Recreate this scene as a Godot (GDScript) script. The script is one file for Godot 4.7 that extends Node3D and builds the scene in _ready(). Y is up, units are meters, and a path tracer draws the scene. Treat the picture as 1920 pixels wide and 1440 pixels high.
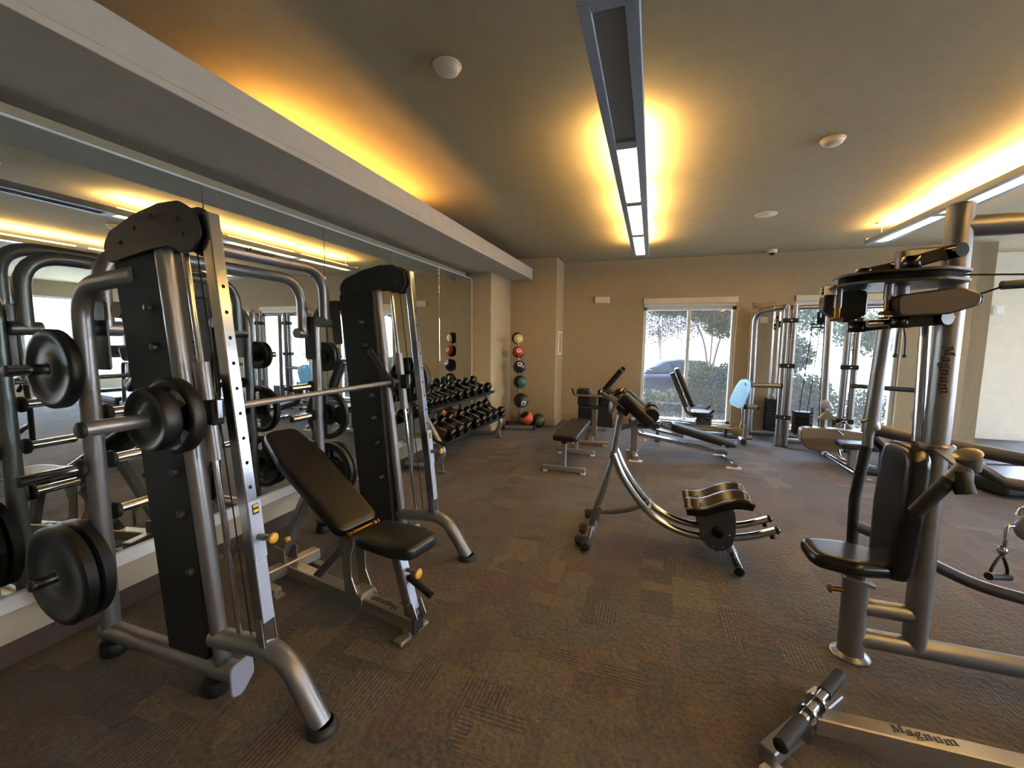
extends Node3D
# A gym room seen in a wide view. Metres, y up, -z towards the window wall.

var M := {}          # materials
var taken := {}      # top-level names in use
var base_of := {}    # thing -> its base, for things whose parts are written in world axes
var rng := RandomNumberGenerator.new()
const V0 := Vector3.ZERO
const X := Vector3.RIGHT
const Y := Vector3.UP
const Z := Vector3.BACK

func _ready():
	rng.seed = 7
	# ---------- camera ----------
	var cam := Camera3D.new()
	cam.name = "camera"
	cam.transform = Transform3D(Basis(Vector3(0.948667, 0.009283, -0.316142), Vector3(-0.041357, 0.994628, -0.094897), Vector3(0.313562, 0.1031, 0.943954)).orthonormalized(), Vector3(0, 1.54, 0))
	cam.fov = 85.096
	cam.near = 0.05
	cam.far = 200.0
	add_child(cam)
	cam.current = true
	# ---------- sky, sun, exposure ----------
	var env := Environment.new()
	env.background_mode = Environment.BG_SKY
	var sky := Sky.new()
	var ps := ProceduralSkyMaterial.new()
	ps.sky_top_color = Color(0.66, 0.76, 0.92)
	ps.sky_horizon_color = Color(0.93, 0.95, 0.97)
	ps.ground_horizon_color = Color(0.72, 0.74, 0.74)
	ps.ground_bottom_color = Color(0.5, 0.5, 0.48)
	ps.sky_energy_multiplier = 3.3
	ps.ground_energy_multiplier = 3.0
	ps.sun_angle_max = 1.0
	sky.sky_material = ps
	env.sky = sky
	env.tonemap_mode = Environment.TONE_MAPPER_LINEAR
	env.tonemap_exposure = 2.2
	env.sdfgi_enabled = true
	env.ssao_enabled = true
	env.ssil_enabled = true
	var we := WorldEnvironment.new()
	we.name = "environment"
	we.environment = env
	add_child(we)
	var sun := DirectionalLight3D.new()
	sun.name = "sun"
	sun.light_color = Color(1.0, 0.95, 0.86)
	sun.light_energy = 3.2
	sun.light_angular_distance = 0.6
	sun.shadow_enabled = true
	sun.rotation_degrees = Vector3(-62, 150, 0)
	add_child(sun)
	materials()
	room()
	ceiling_things()
	outdoors()
	smith_machine()
	smith_bench()
	dumbbells()
	ball_tree()
	flat_bench()
	back_extension()
	coaster()
	decline_bench()
	leg_press()
	multi_gym()
	press_machine()
	front_bench()
	treadmills()
	small_wall_things()

# ======================= helpers: objects =======================
func numbered(n: String) -> String:
	if not taken.has(n):
		taken[n] = 0
		return n
	taken[n] += 1
	return "%s_%03d" % [n, taken[n]]

func child_name(p: Node, n: String) -> String:
	if not p.has_node(n):
		return n
	var k := 1
	while p.has_node("%s_%03d" % [n, k]):
		k += 1
	return "%s_%03d" % [n, k]

func tag(o: Node, label: String, cat: String, group := "", kind := ""):
	if label: o.set_meta("label", label)
	if cat: o.set_meta("category", cat)
	if group: o.set_meta("group", group)
	if kind: o.set_meta("kind", kind)
	return o

# a thing whose parts are written in its own axes (turn given) or, with world = true, in the room's axes
func thing(called: String, label: String, cat: String, at: Vector3, world := true, turn := 0.0, group := "") -> Node3D:
	var o := Node3D.new()
	o.name = numbered(called)
	add_child(o)
	o.position = at
	o.rotation.y = turn
	if world:
		base_of[o] = at
	tag(o, label, cat, group)
	return o

func obj(called: String, st: SurfaceTool, m: Material, parent: Node = null) -> MeshInstance3D:
	st.set_material(m)
	var whole := st.commit()
	var lumps: Array = [whole] if parent == null else apart(whole, m)
	for k in range(1, lumps.size()):
		var p := MeshInstance3D.new()
		p.mesh = lumps[k]
		p.name = child_name(parent, called)
		parent.add_child(p, true)
		if base_of.has(parent):
			p.position = -base_of[parent]
	var o := MeshInstance3D.new()
	o.mesh = lumps[0]
	if parent == null:
		o.name = numbered(called)
		add_child(o)
	else:
		o.name = child_name(parent, called)
		parent.add_child(o, true)
		if base_of.has(parent):
			o.position = -base_of[parent]
	return o

# the pieces of a mesh that do not touch, each a mesh of its own
func apart(mesh: ArrayMesh, m: Material) -> Array:
	var arr := mesh.surface_get_arrays(0)
	var v: PackedVector3Array = arr[Mesh.ARRAY_VERTEX]
	var nn: PackedVector3Array = arr[Mesh.ARRAY_NORMAL]
	var n := v.size() / 3
	var up := PackedInt32Array(range(n))
	var seen := {}
	for t in n:
		for k in 3:
			var key := Vector3i((v[t * 3 + k] * 5000.0).round())
			if seen.has(key):
				var a: int = t
				while up[a] != a:
					up[a] = up[up[a]]
					a = up[a]
				var b: int = seen[key]
				while up[b] != b:
					up[b] = up[up[b]]
					b = up[b]
				if a != b: up[a] = b
			else:
				seen[key] = t
	var boxes := {}
	for t in n:
		var a: int = t
		while up[a] != a: a = up[a]
		up[t] = a
		if not boxes.has(a): boxes[a] = AABB(v[t * 3], V0)
		for k in 3: boxes[a] = boxes[a].expand(v[t * 3 + k])
	if boxes.size() < 2: return [mesh]
	var groups := []      # [box, ids]
	for a in boxes:
		var g := [(boxes[a] as AABB).grow(0.003), {a: true}]
		var go := true
		while go:
			go = false
			for q in groups:
				if q[0].intersects(g[0]):
					g[0] = g[0].merge(q[0])
					g[1].merge(q[1])
					groups.erase(q)
					go = true
					break
		groups.append(g)
	if groups.size() < 2: return [mesh]
	var out := []
	for g in groups:
		var st := mb()
		for t in n:
			if g[1].has(up[t]):
				for k in 3:
					st.set_normal(nn[t * 3 + k])
					st.add_vertex(v[t * 3 + k])
		st.set_material(m)
		out.append(st.commit())
	return out

func struct(called: String, st: SurfaceTool, m: Material, label := "") -> MeshInstance3D:
	var o := obj(called, st, m)
	tag(o, label, "", "", "structure")
	return o

func words(called: String, text: String, h: float, m: Material, parent: Node, t: Transform3D, slant := 0.25, depth := 0.001):
	var f := SystemFont.new()
	f.font_names = PackedStringArray(["Droid Serif"])
	f.font_weight = 700
	var fv := FontVariation.new()
	fv.base_font = f
	fv.variation_transform = Transform2D(Vector2(1, 0), Vector2(slant, 1), V2(0, 0))
	var tm := TextMesh.new()
	tm.text = text
	tm.font = fv
	tm.font_size = 64
	tm.pixel_size = h / 46.0
	tm.depth = depth
	tm.curve_step = 2.0
	tm.material = m
	var o := MeshInstance3D.new()
	o.mesh = tm
	o.name = child_name(parent, called)
	parent.add_child(o, true)
	o.transform = t
	if base_of.has(parent):
		o.position -= base_of[parent]
	return o

# ======================= helpers: shapes =======================
func V2(a: float, b: float) -> Vector2: return Vector2(a, b)
func V3(a: float, b: float, c: float) -> Vector3: return Vector3(a, b, c)

func mb() -> SurfaceTool:
	var st := SurfaceTool.new()
	st.begin(Mesh.PRIMITIVE_TRIANGLES)
	return st

func tri(st: SurfaceTool, a: Vector3, b: Vector3, c: Vector3, na: Vector3, nb: Vector3, nc: Vector3):
	if (b - a).cross(c - a).dot(na + nb + nc) > 0.0:
		st.set_normal(na); st.add_vertex(a)
		st.set_normal(nc); st.add_vertex(c)
		st.set_normal(nb); st.add_vertex(b)
	else:
		st.set_normal(na); st.add_vertex(a)
		st.set_normal(nb); st.add_vertex(b)
		st.set_normal(nc); st.add_vertex(c)

func quad(st: SurfaceTool, a: Vector3, b: Vector3, c: Vector3, d: Vector3, n: Vector3):
	tri(st, a, b, c, n, n, n)
	tri(st, a, c, d, n, n, n)

func quadn(st: SurfaceTool, a: Vector3, b: Vector3, c: Vector3, d: Vector3, na: Vector3, nb: Vector3, nc: Vector3, nd: Vector3):
	tri(st, a, b, c, na, nb, nc)
	tri(st, a, c, d, na, nc, nd)

# box with chamfered edges
func box(st: SurfaceTool, c: Vector3, s: Vector3, bv := 0.004, B := Basis()):
	var h := s * 0.5
	bv = minf(bv, minf(h.x, minf(h.y, h.z)) * 0.6)
	var P := func(sx, sy, sz, k) -> Vector3:
		var p := Vector3(sx * h.x, sy * h.y, sz * h.z)
		if k != 0: p.x -= sx * bv
		if k != 1: p.y -= sy * bv
		if k != 2: p.z -= sz * bv
		return c + B * p
	for s1 in [-1, 1]:
		quad(st, P.call(s1, -1, -1, 0), P.call(s1, 1, -1, 0), P.call(s1, 1, 1, 0), P.call(s1, -1, 1, 0), B * Vector3(s1, 0, 0))
		quad(st, P.call(-1, s1, -1, 1), P.call(1, s1, -1, 1), P.call(1, s1, 1, 1), P.call(-1, s1, 1, 1), B * Vector3(0, s1, 0))
		quad(st, P.call(-1, -1, s1, 2), P.call(1, -1, s1, 2), P.call(1, 1, s1, 2), P.call(-1, 1, s1, 2), B * Vector3(0, 0, s1))
		for s2 in [-1, 1]:
			quad(st, P.call(s1, s2, -1, 0), P.call(s1, s2, 1, 0), P.call(s1, s2, 1, 1), P.call(s1, s2, -1, 1), B * Vector3(s1, s2, 0).normalized())
			quad(st, P.call(s1, -1, s2, 0), P.call(s1, 1, s2, 0), P.call(s1, 1, s2, 2), P.call(s1, -1, s2, 2), B * Vector3(s1, 0, s2).normalized())
			quad(st, P.call(-1, s1, s2, 1), P.call(1, s1, s2, 1), P.call(1, s1, s2, 2), P.call(-1, s1, s2, 2), B * Vector3(0, s1, s2).normalized())
			for s3 in [-1, 1]:
				var n := B * Vector3(s1, s2, s3).normalized()
				tri(st, P.call(s1, s2, s3, 0), P.call(s1, s2, s3, 1), P.call(s1, s2, s3, 2), n, n, n)

# plain box between two corners
func span(st: SurfaceTool, a: Vector3, b: Vector3, bv := 0.0):
	box(st, (a + b) * 0.5, (b - a).abs(), bv)

# a straight bar of rectangular section from a to b; wide is measured along side
func bar(st: SurfaceTool, a: Vector3, b: Vector3, wide: float, tall: float, side: Vector3, bv := 0.005):
	var d := (b - a).normalized()
	var u := (side - d * side.dot(d)).normalized()
	box(st, (a + b) * 0.5, V3((b - a).length(), tall, wide), bv, Basis(d, u.cross(d), u))

func fillet(p: Array, r: float, n := 7) -> PackedVector3Array:
	var out := PackedVector3Array([p[0]])
	for i in range(1, p.size() - 1):
		var a: Vector3 = (p[i - 1] - p[i])
		var b: Vector3 = (p[i + 1] - p[i])
		var ang := a.angle_to(b)
		var t := minf(r / tan(ang * 0.5), minf(a.length(), b.length()) * 0.49)
		var s: Vector3 = p[i] + a.normalized() * t
		var e: Vector3 = p[i] + b.normalized() * t
		for k in n + 1:
			var f := float(k) / n
			out.append(s.lerp(p[i], f).lerp((p[i] as Vector3).lerp(e, f), f))
	out.append(p[-1])
	return out

func smooth_path(p: Array, n := 5) -> PackedVector3Array:
	var out := PackedVector3Array()
	for i in p.size() - 1:
		var p0: Vector3 = p[maxi(i - 1, 0)]
		var p3: Vector3 = p[mini(i + 2, p.size() - 1)]
		for k in n:
			out.append((p[i] as Vector3).cubic_interpolate(p[i + 1], p0, p3, float(k) / n))
	out.append(p[-1])
	return out

func tube(st: SurfaceTool, pts, r: float, sides := 14, caps := true, r_end := -1.0):
	var p := PackedVector3Array(pts)
	var u := Vector3()
	var rings := []
	for i in p.size():
		var d := (p[mini(i + 1, p.size() - 1)] - p[maxi(i - 1, 0)]).normalized()
		if i == 0:
			u = d.cross(Y if absf(d.y) < 0.9 else X).normalized()
		else:
			u = (u - d * u.dot(d)).normalized()
		var v := d.cross(u)
		var rr := r if r_end < 0 else lerpf(r, r_end, float(i) / (p.size() - 1))
		var ring := []
		for k in sides:
			var a := TAU * k / sides
			var n := u * cos(a) + v * sin(a)
			ring.append([p[i] + n * rr, n])
		rings.append(ring)
		if caps and (i == 0 or i == p.size() - 1):
			var dn := -d if i == 0 else d
			for k in sides:
				tri(st, p[i], ring[k][0], ring[(k + 1) % sides][0] if k + 1 < ring.size() else ring[0][0], dn, dn, dn)
	for i in p.size() - 1:
		for k in sides:
			var j := (k + 1) % sides
			quadn(st, rings[i][k][0], rings[i][j][0], rings[i + 1][j][0], rings[i + 1][k][0], rings[i][k][1], rings[i][j][1], rings[i + 1][j][1], rings[i + 1][k][1])

# profile of (radius, height) turned about an axis through c
func lathe(st: SurfaceTool, prof: Array, c: Vector3, axis: Vector3, sides := 24, a0 := 0.0, a1 := TAU):
	axis = axis.normalized()
	var u := axis.cross(Y if absf(axis.y) < 0.9 else X).normalized()
	var v := axis.cross(u)
	var ns := []
	for i in prof.size() - 1:
		var d: Vector2 = (prof[i + 1] - prof[i]).normalized()
		ns.append(V2(d.y, -d.x))
	for i in prof.size() - 1:
		var n0: Vector2 = ns[i]
		var n1: Vector2 = ns[i]
		if i > 0 and ns[i].dot(ns[i - 1]) > 0.6: n0 = (ns[i] + ns[i - 1]).normalized()
		if i < ns.size() - 1 and ns[i].dot(ns[i + 1]) > 0.6: n1 = (ns[i] + ns[i + 1]).normalized()
		for k in sides:
			var e0 := u * cos(lerpf(a0, a1, float(k) / sides)) + v * sin(lerpf(a0, a1, float(k) / sides))
			var e1 := u * cos(lerpf(a0, a1, float(k + 1) / sides)) + v * sin(lerpf(a0, a1, float(k + 1) / sides))
			var p: Vector2 = prof[i]
			var q: Vector2 = prof[i + 1]
			quadn(st, c + e0 * p.x + axis * p.y, c + e1 * p.x + axis * p.y, c + e1 * q.x + axis * q.y, c + e0 * q.x + axis * q.y, e0 * n0.x + axis * n0.y, e1 * n0.x + axis * n0.y, e1 * n1.x + axis * n1.y, e0 * n1.x + axis * n1.y)

func disc(st: SurfaceTool, c: Vector3, axis: Vector3, r: float, t: float, sides := 20, bv := 0.003):
	bv = minf(bv, minf(t * 0.4, r * 0.4))
	lathe(st, [V2(0, -t / 2), V2(r - bv, -t / 2), V2(r, -t / 2 + bv), V2(r, t / 2 - bv), V2(r - bv, t / 2), V2(0, t / 2)], c, axis, sides)

func ball(st: SurfaceTool, c: Vector3, r: float, axis := Y, sides := 24):
	var prof := []
	var n := sides / 2
	for i in n + 1:
		var a := -PI / 2 + PI * i / n
		prof.append(V2(cos(a) * r, sin(a) * r))
	lathe(st, prof, c, axis, sides)

func rrect(w: float, h: float, r: float, n := 5) -> PackedVector2Array:
	var out := PackedVector2Array()
	for q in [[1, 1, 0.0], [-1, 1, PI / 2], [-1, -1, PI], [1, -1, PI * 1.5]]:
		for k in n + 1:
			var a: float = q[2] + PI / 2 * k / n
			out.append(V2(q[0] * (w / 2 - r) + cos(a) * r, q[1] * (h / 2 - r) + sin(a) * r))
	return out

func round_poly(pts: Array, r: float, n := 5) -> PackedVector2Array:
	var out := PackedVector2Array()
	for i in pts.size():
		var p: Vector2 = pts[i]
		var a: Vector2 = pts[i - 1] - p
		var b: Vector2 = pts[(i + 1) % pts.size()] - p
		var t := minf(r / maxf(tan(absf(a.angle_to(b)) * 0.5), 0.05), minf(a.length(), b.length()) * 0.45)
		var s := p + a.normalized() * t
		var e := p + b.normalized() * t
		for k in n + 1:
			var f := float(k) / n
			out.append(s.lerp(p, f).lerp(p.lerp(e, f), f))
	return out

# outline swept through rings of (inset, height along z): plates with bevels, upholstered pads with round edges
func sweep(st: SurfaceTool, poly: PackedVector2Array, rings: Array, t: Transform3D, soft := false):
	var n := poly.size()
	var area := 0.0
	for i in n:
		area += poly[i].cross(poly[(i + 1) % n])
	var sg := 1.0 if area > 0 else -1.0
	var en := []
	for i in n:
		var d := (poly[(i + 1) % n] - poly[i]).normalized()
		en.append(V2(d.y, -d.x) * sg)
	var vn := []
	for i in n:
		var m: Vector2 = en[i] + en[(i + n - 1) % n]
		m = m.normalized() if m.length() > 0.01 else en[i]
		vn.append([m, 1.0 / maxf(m.dot(en[i]), 0.45)])
	var at := func(i: int, k: int) -> Vector3:
		var q: Vector2 = poly[i] - vn[i][0] * vn[i][1] * rings[k].x
		return t * V3(q.x, q.y, rings[k].y)
	var rn := []
	for k in rings.size() - 1:
		var d: Vector2 = (rings[k + 1] - rings[k]).normalized()   # (inset, z): outward is (-dz.., )
		rn.append(V2(d.y, d.x))
	var B := t.basis.orthonormalized()
	for k in rings.size() - 1:
		var ra: Vector2 = rn[k]
		var rb: Vector2 = rn[k]
		if soft:
			if k > 0: ra = (rn[k] + rn[k - 1]).normalized()
			else: ra = V2(0, -1)
			if k < rn.size() - 1: rb = (rn[k] + rn[k + 1]).normalized()
			else: rb = V2(0, 1)
		for i in n:
			var j := (i + 1) % n
			var sharp: bool = en[i].dot(en[(i + n - 1) % n]) < 0.75
			var sharp2: bool = en[j].dot(en[i]) < 0.75
			var ni: Vector2 = en[i] if sharp else vn[i][0]
			var nj: Vector2 = en[i] if sharp2 else vn[j][0]
			quadn(st, at.call(i, k), at.call(j, k), at.call(j, k + 1), at.call(i, k + 1), B * V3(ni.x * ra.x, ni.y * ra.x, ra.y), B * V3(nj.x * ra.x, nj.y * ra.x, ra.y), B * V3(nj.x * rb.x, nj.y * rb.x, rb.y), B * V3(ni.x * rb.x, ni.y * rb.x, rb.y))
	for e in [0, rings.size() - 1]:
		var flat := PackedVector2Array()
		for i in n:
			flat.append(poly[i] - vn[i][0] * vn[i][1] * rings[e].x)
		var ids := Geometry2D.triangulate_polygon(flat)
		if ids.is_empty(): ids = Geometry2D.triangulate_polygon(poly)
		var nz := B * V3(0, 0, -1.0 if (e == 0) == (rings[0].y < rings[-1].y) else 1.0)
		for k in range(0, ids.size(), 3):
			tri(st, at.call(ids[k], e), at.call(ids[k + 1], e), at.call(ids[k + 2], e), nz, nz, nz)

func plate(st: SurfaceTool, poly, thick: float, t: Transform3D, bv := 0.002):
	bv = minf(bv, thick * 0.4)
	sweep(st, PackedVector2Array(poly), [V2(bv, -thick / 2), V2(0, -thick / 2 + bv), V2(0, thick / 2 - bv), V2(bv, thick / 2)], t)

func pad(st: SurfaceTool, poly, thick: float, t: Transform3D, r := 0.02):
	var rings := []
	for k in 5:
		var a := PI / 2 * k / 4
		rings.append(V2(r * (1 - sin(a)), -thick / 2 + r * (1 - cos(a))))
	for k in 5:
		var a := PI / 2 * k / 4
		rings.append(V2(r * (1 - cos(a)), thick / 2 - r * (1 - sin(a))))
	rings.append(V2(r + 0.02, thick / 2 + 0.003))
	sweep(st, PackedVector2Array(poly), rings, t, true)

# frame with its local x along ax and local y near ay
func fr(o: Vector3, ax: Vector3, ay: Vector3) -> Transform3D:
	var a := ax.normalized()
	var b := (ay - a * ay.dot(a)).normalized()
	return Transform3D(Basis(a, b, a.cross(b)), o)

func quick(called: String, m: Material, parent: Node, pts, r: float, sides := 14) -> MeshInstance3D:
	var st := mb()
	tube(st, pts, r, sides)
	return obj(called, st, m, parent)

func rod(called: String, m: Material, parent: Node, a: Vector3, b: Vector3, r: float, sides := 14) -> MeshInstance3D:
	return quick(called, m, parent, [a, b], r, sides)

func block(called: String, m: Material, parent: Node, c: Vector3, s: Vector3, bv := 0.004, B := Basis()) -> MeshInstance3D:
	var st := mb()
	box(st, c, s, bv, B)
	return obj(called, st, m, parent)

# ======================= materials =======================
func mat(called: String, c: Color, rough := 0.5, metal := 0.0) -> StandardMaterial3D:
	var m := StandardMaterial3D.new()
	m.resource_name = called
	m.albedo_color = c
	m.roughness = rough
	m.metallic = metal
	M[called] = m
	return m

func noise_tex(freq: float, octaves: int, normal: bool, strength := 1.0, size := 512, ramp: Gradient = null, sd := 1) -> NoiseTexture2D:
	var n := FastNoiseLite.new()
	n.seed = sd
	n.frequency = freq
	n.fractal_octaves = octaves
	var t := NoiseTexture2D.new()
	t.width = size
	t.height = size
	t.seamless = true
	t.noise = n
	t.as_normal_map = normal
	t.bump_strength = strength
	if ramp: t.color_ramp = ramp
	return t

func ramp2(a: Color, b: Color) -> Gradient:
	var g := Gradient.new()
	g.set_color(0, a)
	g.set_color(1, b)
	return g

func world_uv(m: StandardMaterial3D, s: float):
	m.uv1_triplanar = true
	m.uv1_world_triplanar = true
	m.uv1_scale = V3(s, s, s)

func lamp_mat(called: String, c: Color, e: float) -> StandardMaterial3D:
	var m := mat(called, Color(0.9, 0.9, 0.88), 0.5)
	m.emission_enabled = true
	m.emission = c
	m.emission_energy_multiplier = e
	return m

func materials():
	var bump := noise_tex(0.03, 4, true, 2.0)
	var mott := noise_tex(0.012, 3, false, 1.0, 512, ramp2(Color(0.965, 0.965, 0.965), Color(1, 1, 1)), 5)
	for w in [["wall_paint", Color(0.60, 0.545, 0.43)], ["ceiling_paint", Color(0.66, 0.62, 0.50)], ["soffit_paint", Color(0.66, 0.63, 0.57)], ["alcove_paint", Color(0.80, 0.77, 0.70)]]:
		var m := mat(w[0], w[1], 0.85)
		m.albedo_texture = mott
		m.normal_enabled = true
		m.normal_texture = bump
		m.normal_scale = 0.1
		world_uv(m, 0.9)
	mat("base_paint", Color(0.56, 0.48, 0.37), 0.6)
	mat("plinth_paint", Color(0.60, 0.57, 0.49), 0.6)
	mat("white_trim", Color(0.82, 0.82, 0.80), 0.45)
	mat("valance", Color(0.80, 0.76, 0.66), 0.6)
	mat("frame_white", Color(0.78, 0.80, 0.80), 0.35)
	mat("mirror", Color(0.86, 0.885, 0.87), 0.0, 1.0)
	var gl := mat("glass", Color(0.96, 0.985, 0.98, 0.08), 0.0)
	gl.transparency = BaseMaterial3D.TRANSPARENCY_ALPHA
	var rough := noise_tex(0.02, 3, false, 1.0, 256, ramp2(Color(0.7, 0.7, 0.7), Color(1, 1, 1)), 9)
	for q in [["silver_paint", Color(0.50, 0.50, 0.505), 0.42, 0.7], ["grey_paint", Color(0.24, 0.235, 0.23), 0.5, 0.35], ["brushed", Color(0.60, 0.58, 0.55), 0.42, 0.7], ["chrome", Color(0.80, 0.80, 0.80), 0.13, 1.0], ["rail_steel", Color(0.72, 0.73, 0.75), 0.2, 1.0], ["beige_paint", Color(0.42, 0.375, 0.30), 0.5, 0.3], ["light_plate", Color(0.62, 0.66, 0.74), 0.45, 0.25]]:
		var m := mat(q[0], q[1], q[2], q[3])
		m.roughness_texture = rough
		world_uv(m, 3.0)
	mat("black_panel", Color(0.014, 0.014, 0.0135), 0.65)
	mat("cap_grey", Color(0.085, 0.085, 0.082), 0.5)
	mat("rubber", Color(0.03, 0.03, 0.03), 0.62)
	mat("rubber_plate", Color(0.018, 0.018, 0.0185), 0.5)
	mat("black_gloss", Color(0.02, 0.02, 0.021), 0.22)
	var vinyl := mat("vinyl", Color(0.05, 0.046, 0.042), 0.42)
	vinyl.normal_enabled = true
	vinyl.normal_texture = noise_tex(0.08, 3, true, 1.5, 256)
	vinyl.normal_scale = 0.25
	world_uv(vinyl, 6.0)
	mat("vinyl_smooth", Color(0.045, 0.043, 0.042), 0.27)
	mat("belt", Color(0.05, 0.05, 0.055), 0.35)
	mat("grip", Color(0.03, 0.03, 0.035), 0.7)
	mat("maroon_grip", Color(0.06, 0.025, 0.022), 0.6)
	mat("yellow_knob", Color(0.80, 0.60, 0.16), 0.45)
	mat("brass", Color(0.55, 0.40, 0.16), 0.35, 0.8)
	mat("hole", Color(0.01, 0.01, 0.01), 0.9)
	mat("text_dark", Color(0.07, 0.06, 0.06), 0.6)
	mat("fixture_grey", Color(0.56, 0.60, 0.65), 0.45, 0.2)
	mat("diffuser_off", Color(0.45, 0.45, 0.43), 0.5)
	mat("white_plastic", Color(0.80, 0.78, 0.72), 0.5)
	mat("dome_dark", Color(0.05, 0.04, 0.04), 0.15)
	mat("stack_dark", Color(0.06, 0.07, 0.075), 0.4, 0.3)
	mat("blue_plate", Color(0.50, 0.74, 0.90), 0.45, 0.1)
	mat("placard_yellow", Color(0.80, 0.68, 0.15), 0.6)
	lamp_mat("lamp_panel", Color(1.0, 0.90, 0.66), 2.6)
	lamp_mat("lamp_tube", Color(1.0, 0.74, 0.38), 6.0)
	lamp_mat("lamp_cove", Color(1.0, 0.68, 0.30), 2.5)
	# outdoors
	mat("pavement", Color(0.80, 0.78, 0.74), 0.9)
	mat("soil", Color(0.45, 0.38, 0.3), 0.95)
	mat("bark", Color(0.30, 0.24, 0.2), 0.9)
	mat("car_paint", Color(0.06, 0.075, 0.13), 0.25, 0.3)
	mat("car_glass", Color(0.10, 0.14, 0.18), 0.08)
	mat("tyre", Color(0.03, 0.03, 0.03), 0.8)
	mat("building", Color(0.75, 0.70, 0.62), 0.9)
	for q in [["leaf", Color(1, 1, 1)]]:
		var m := mat(q[0], q[1], 0.6)
		m.vertex_color_use_as_albedo = true
		m.cull_mode = BaseMaterial3D.CULL_DISABLED
		m.backlight_enabled = true
		m.backlight = Color(0.5, 0.5, 0.5)
	carpet()

func carpet():
	var n := 1024
	var side := 4.0
	var px := n / side
	var r := RandomNumberGenerator.new()
	r.seed = 21
	var im := Image.create(n, n, false, Image.FORMAT_RGB8)
	var cols := [Color(0.335, 0.30, 0.262), Color(0.325, 0.292, 0.265), Color(0.335, 0.318, 0.292), Color(0.30, 0.284, 0.262), Color(0.345, 0.312, 0.265), Color(0.322, 0.275, 0.262), Color(0.318, 0.31, 0.29), Color(0.285, 0.272, 0.262), Color(0.365, 0.338, 0.29)]
	var wob := FastNoiseLite.new()
	wob.seed = 4
	wob.frequency = 0.03
	var tile := int(px * 0.5)
	for ty in 8:
		for tx in 8:
			var c: Color = cols[r.randi() % cols.size()]
			im.fill_rect(Rect2i(tx * tile, ty * tile, tile, tile), c)
	for ty in 8:
		for tx in 8:
			var along: bool = (tx + ty) % 2 == 0
			for k in 5:
				var w := int(r.randf_range(0.10, 0.26) * px)
				var h := int(r.randf_range(0.16, 0.40) * px)
				if not along:
					var s := w
					w = h
					h = s
				var cx := tx * tile + r.randi() % tile
				var cy := ty * tile + r.randi() % tile
				var c: Color = cols[r.randi() % cols.size()].lerp(Color(0.31, 0.285, 0.258), 0.25)
				var style := r.randi() % 7
				var alt := c.lightened(0.06)
				var drk := c.darkened(0.11)
				var oval := style == 1 or style == 4
				for y in range(-h / 2, h / 2):
					for x in range(-w / 2, w / 2):
						if oval:
							var e := pow(absf(2.0 * x / w), 2.6) + pow(absf(2.0 * y / h), 2.6)
							if e > 1.0 + wob.get_noise_2d(cx + x, cy + y) * 0.35: continue
						var q := c
						if style == 0 or style == 4:
							var s: int = x if along else y
							q = alt if posmod(s, 5) < 2 else drk
						im.set_pixel(posmod(cx + x, n), posmod(cy + y, n), q)
	for y in n:
		for x in n:
			var q := im.get_pixel(x, y)
			var f := 0.86 + 0.28 * r.randf()
			im.set_pixel(x, y, Color(q.r * f, q.g * f, q.b * f))
	im.generate_mipmaps()
	var m := mat("carpet", Color(1, 1, 1), 0.95)
	m.albedo_texture = ImageTexture.create_from_image(im)
	m.normal_enabled = true
	m.normal_texture = noise_tex(0.25, 2, true, 3.0, 512)
	m.normal_scale = 0.2
	world_uv(m, 1.0 / side)
	mat("carpet_base", Color(0.24, 0.20, 0.185), 0.95)

# ======================= the room =======================
const WALL := -2.93      # upper wall on the mirror side
const GLASS := -2.80     # mirror face
const BACK := -7.975     # window wall
const TOP := 3.0

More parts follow.
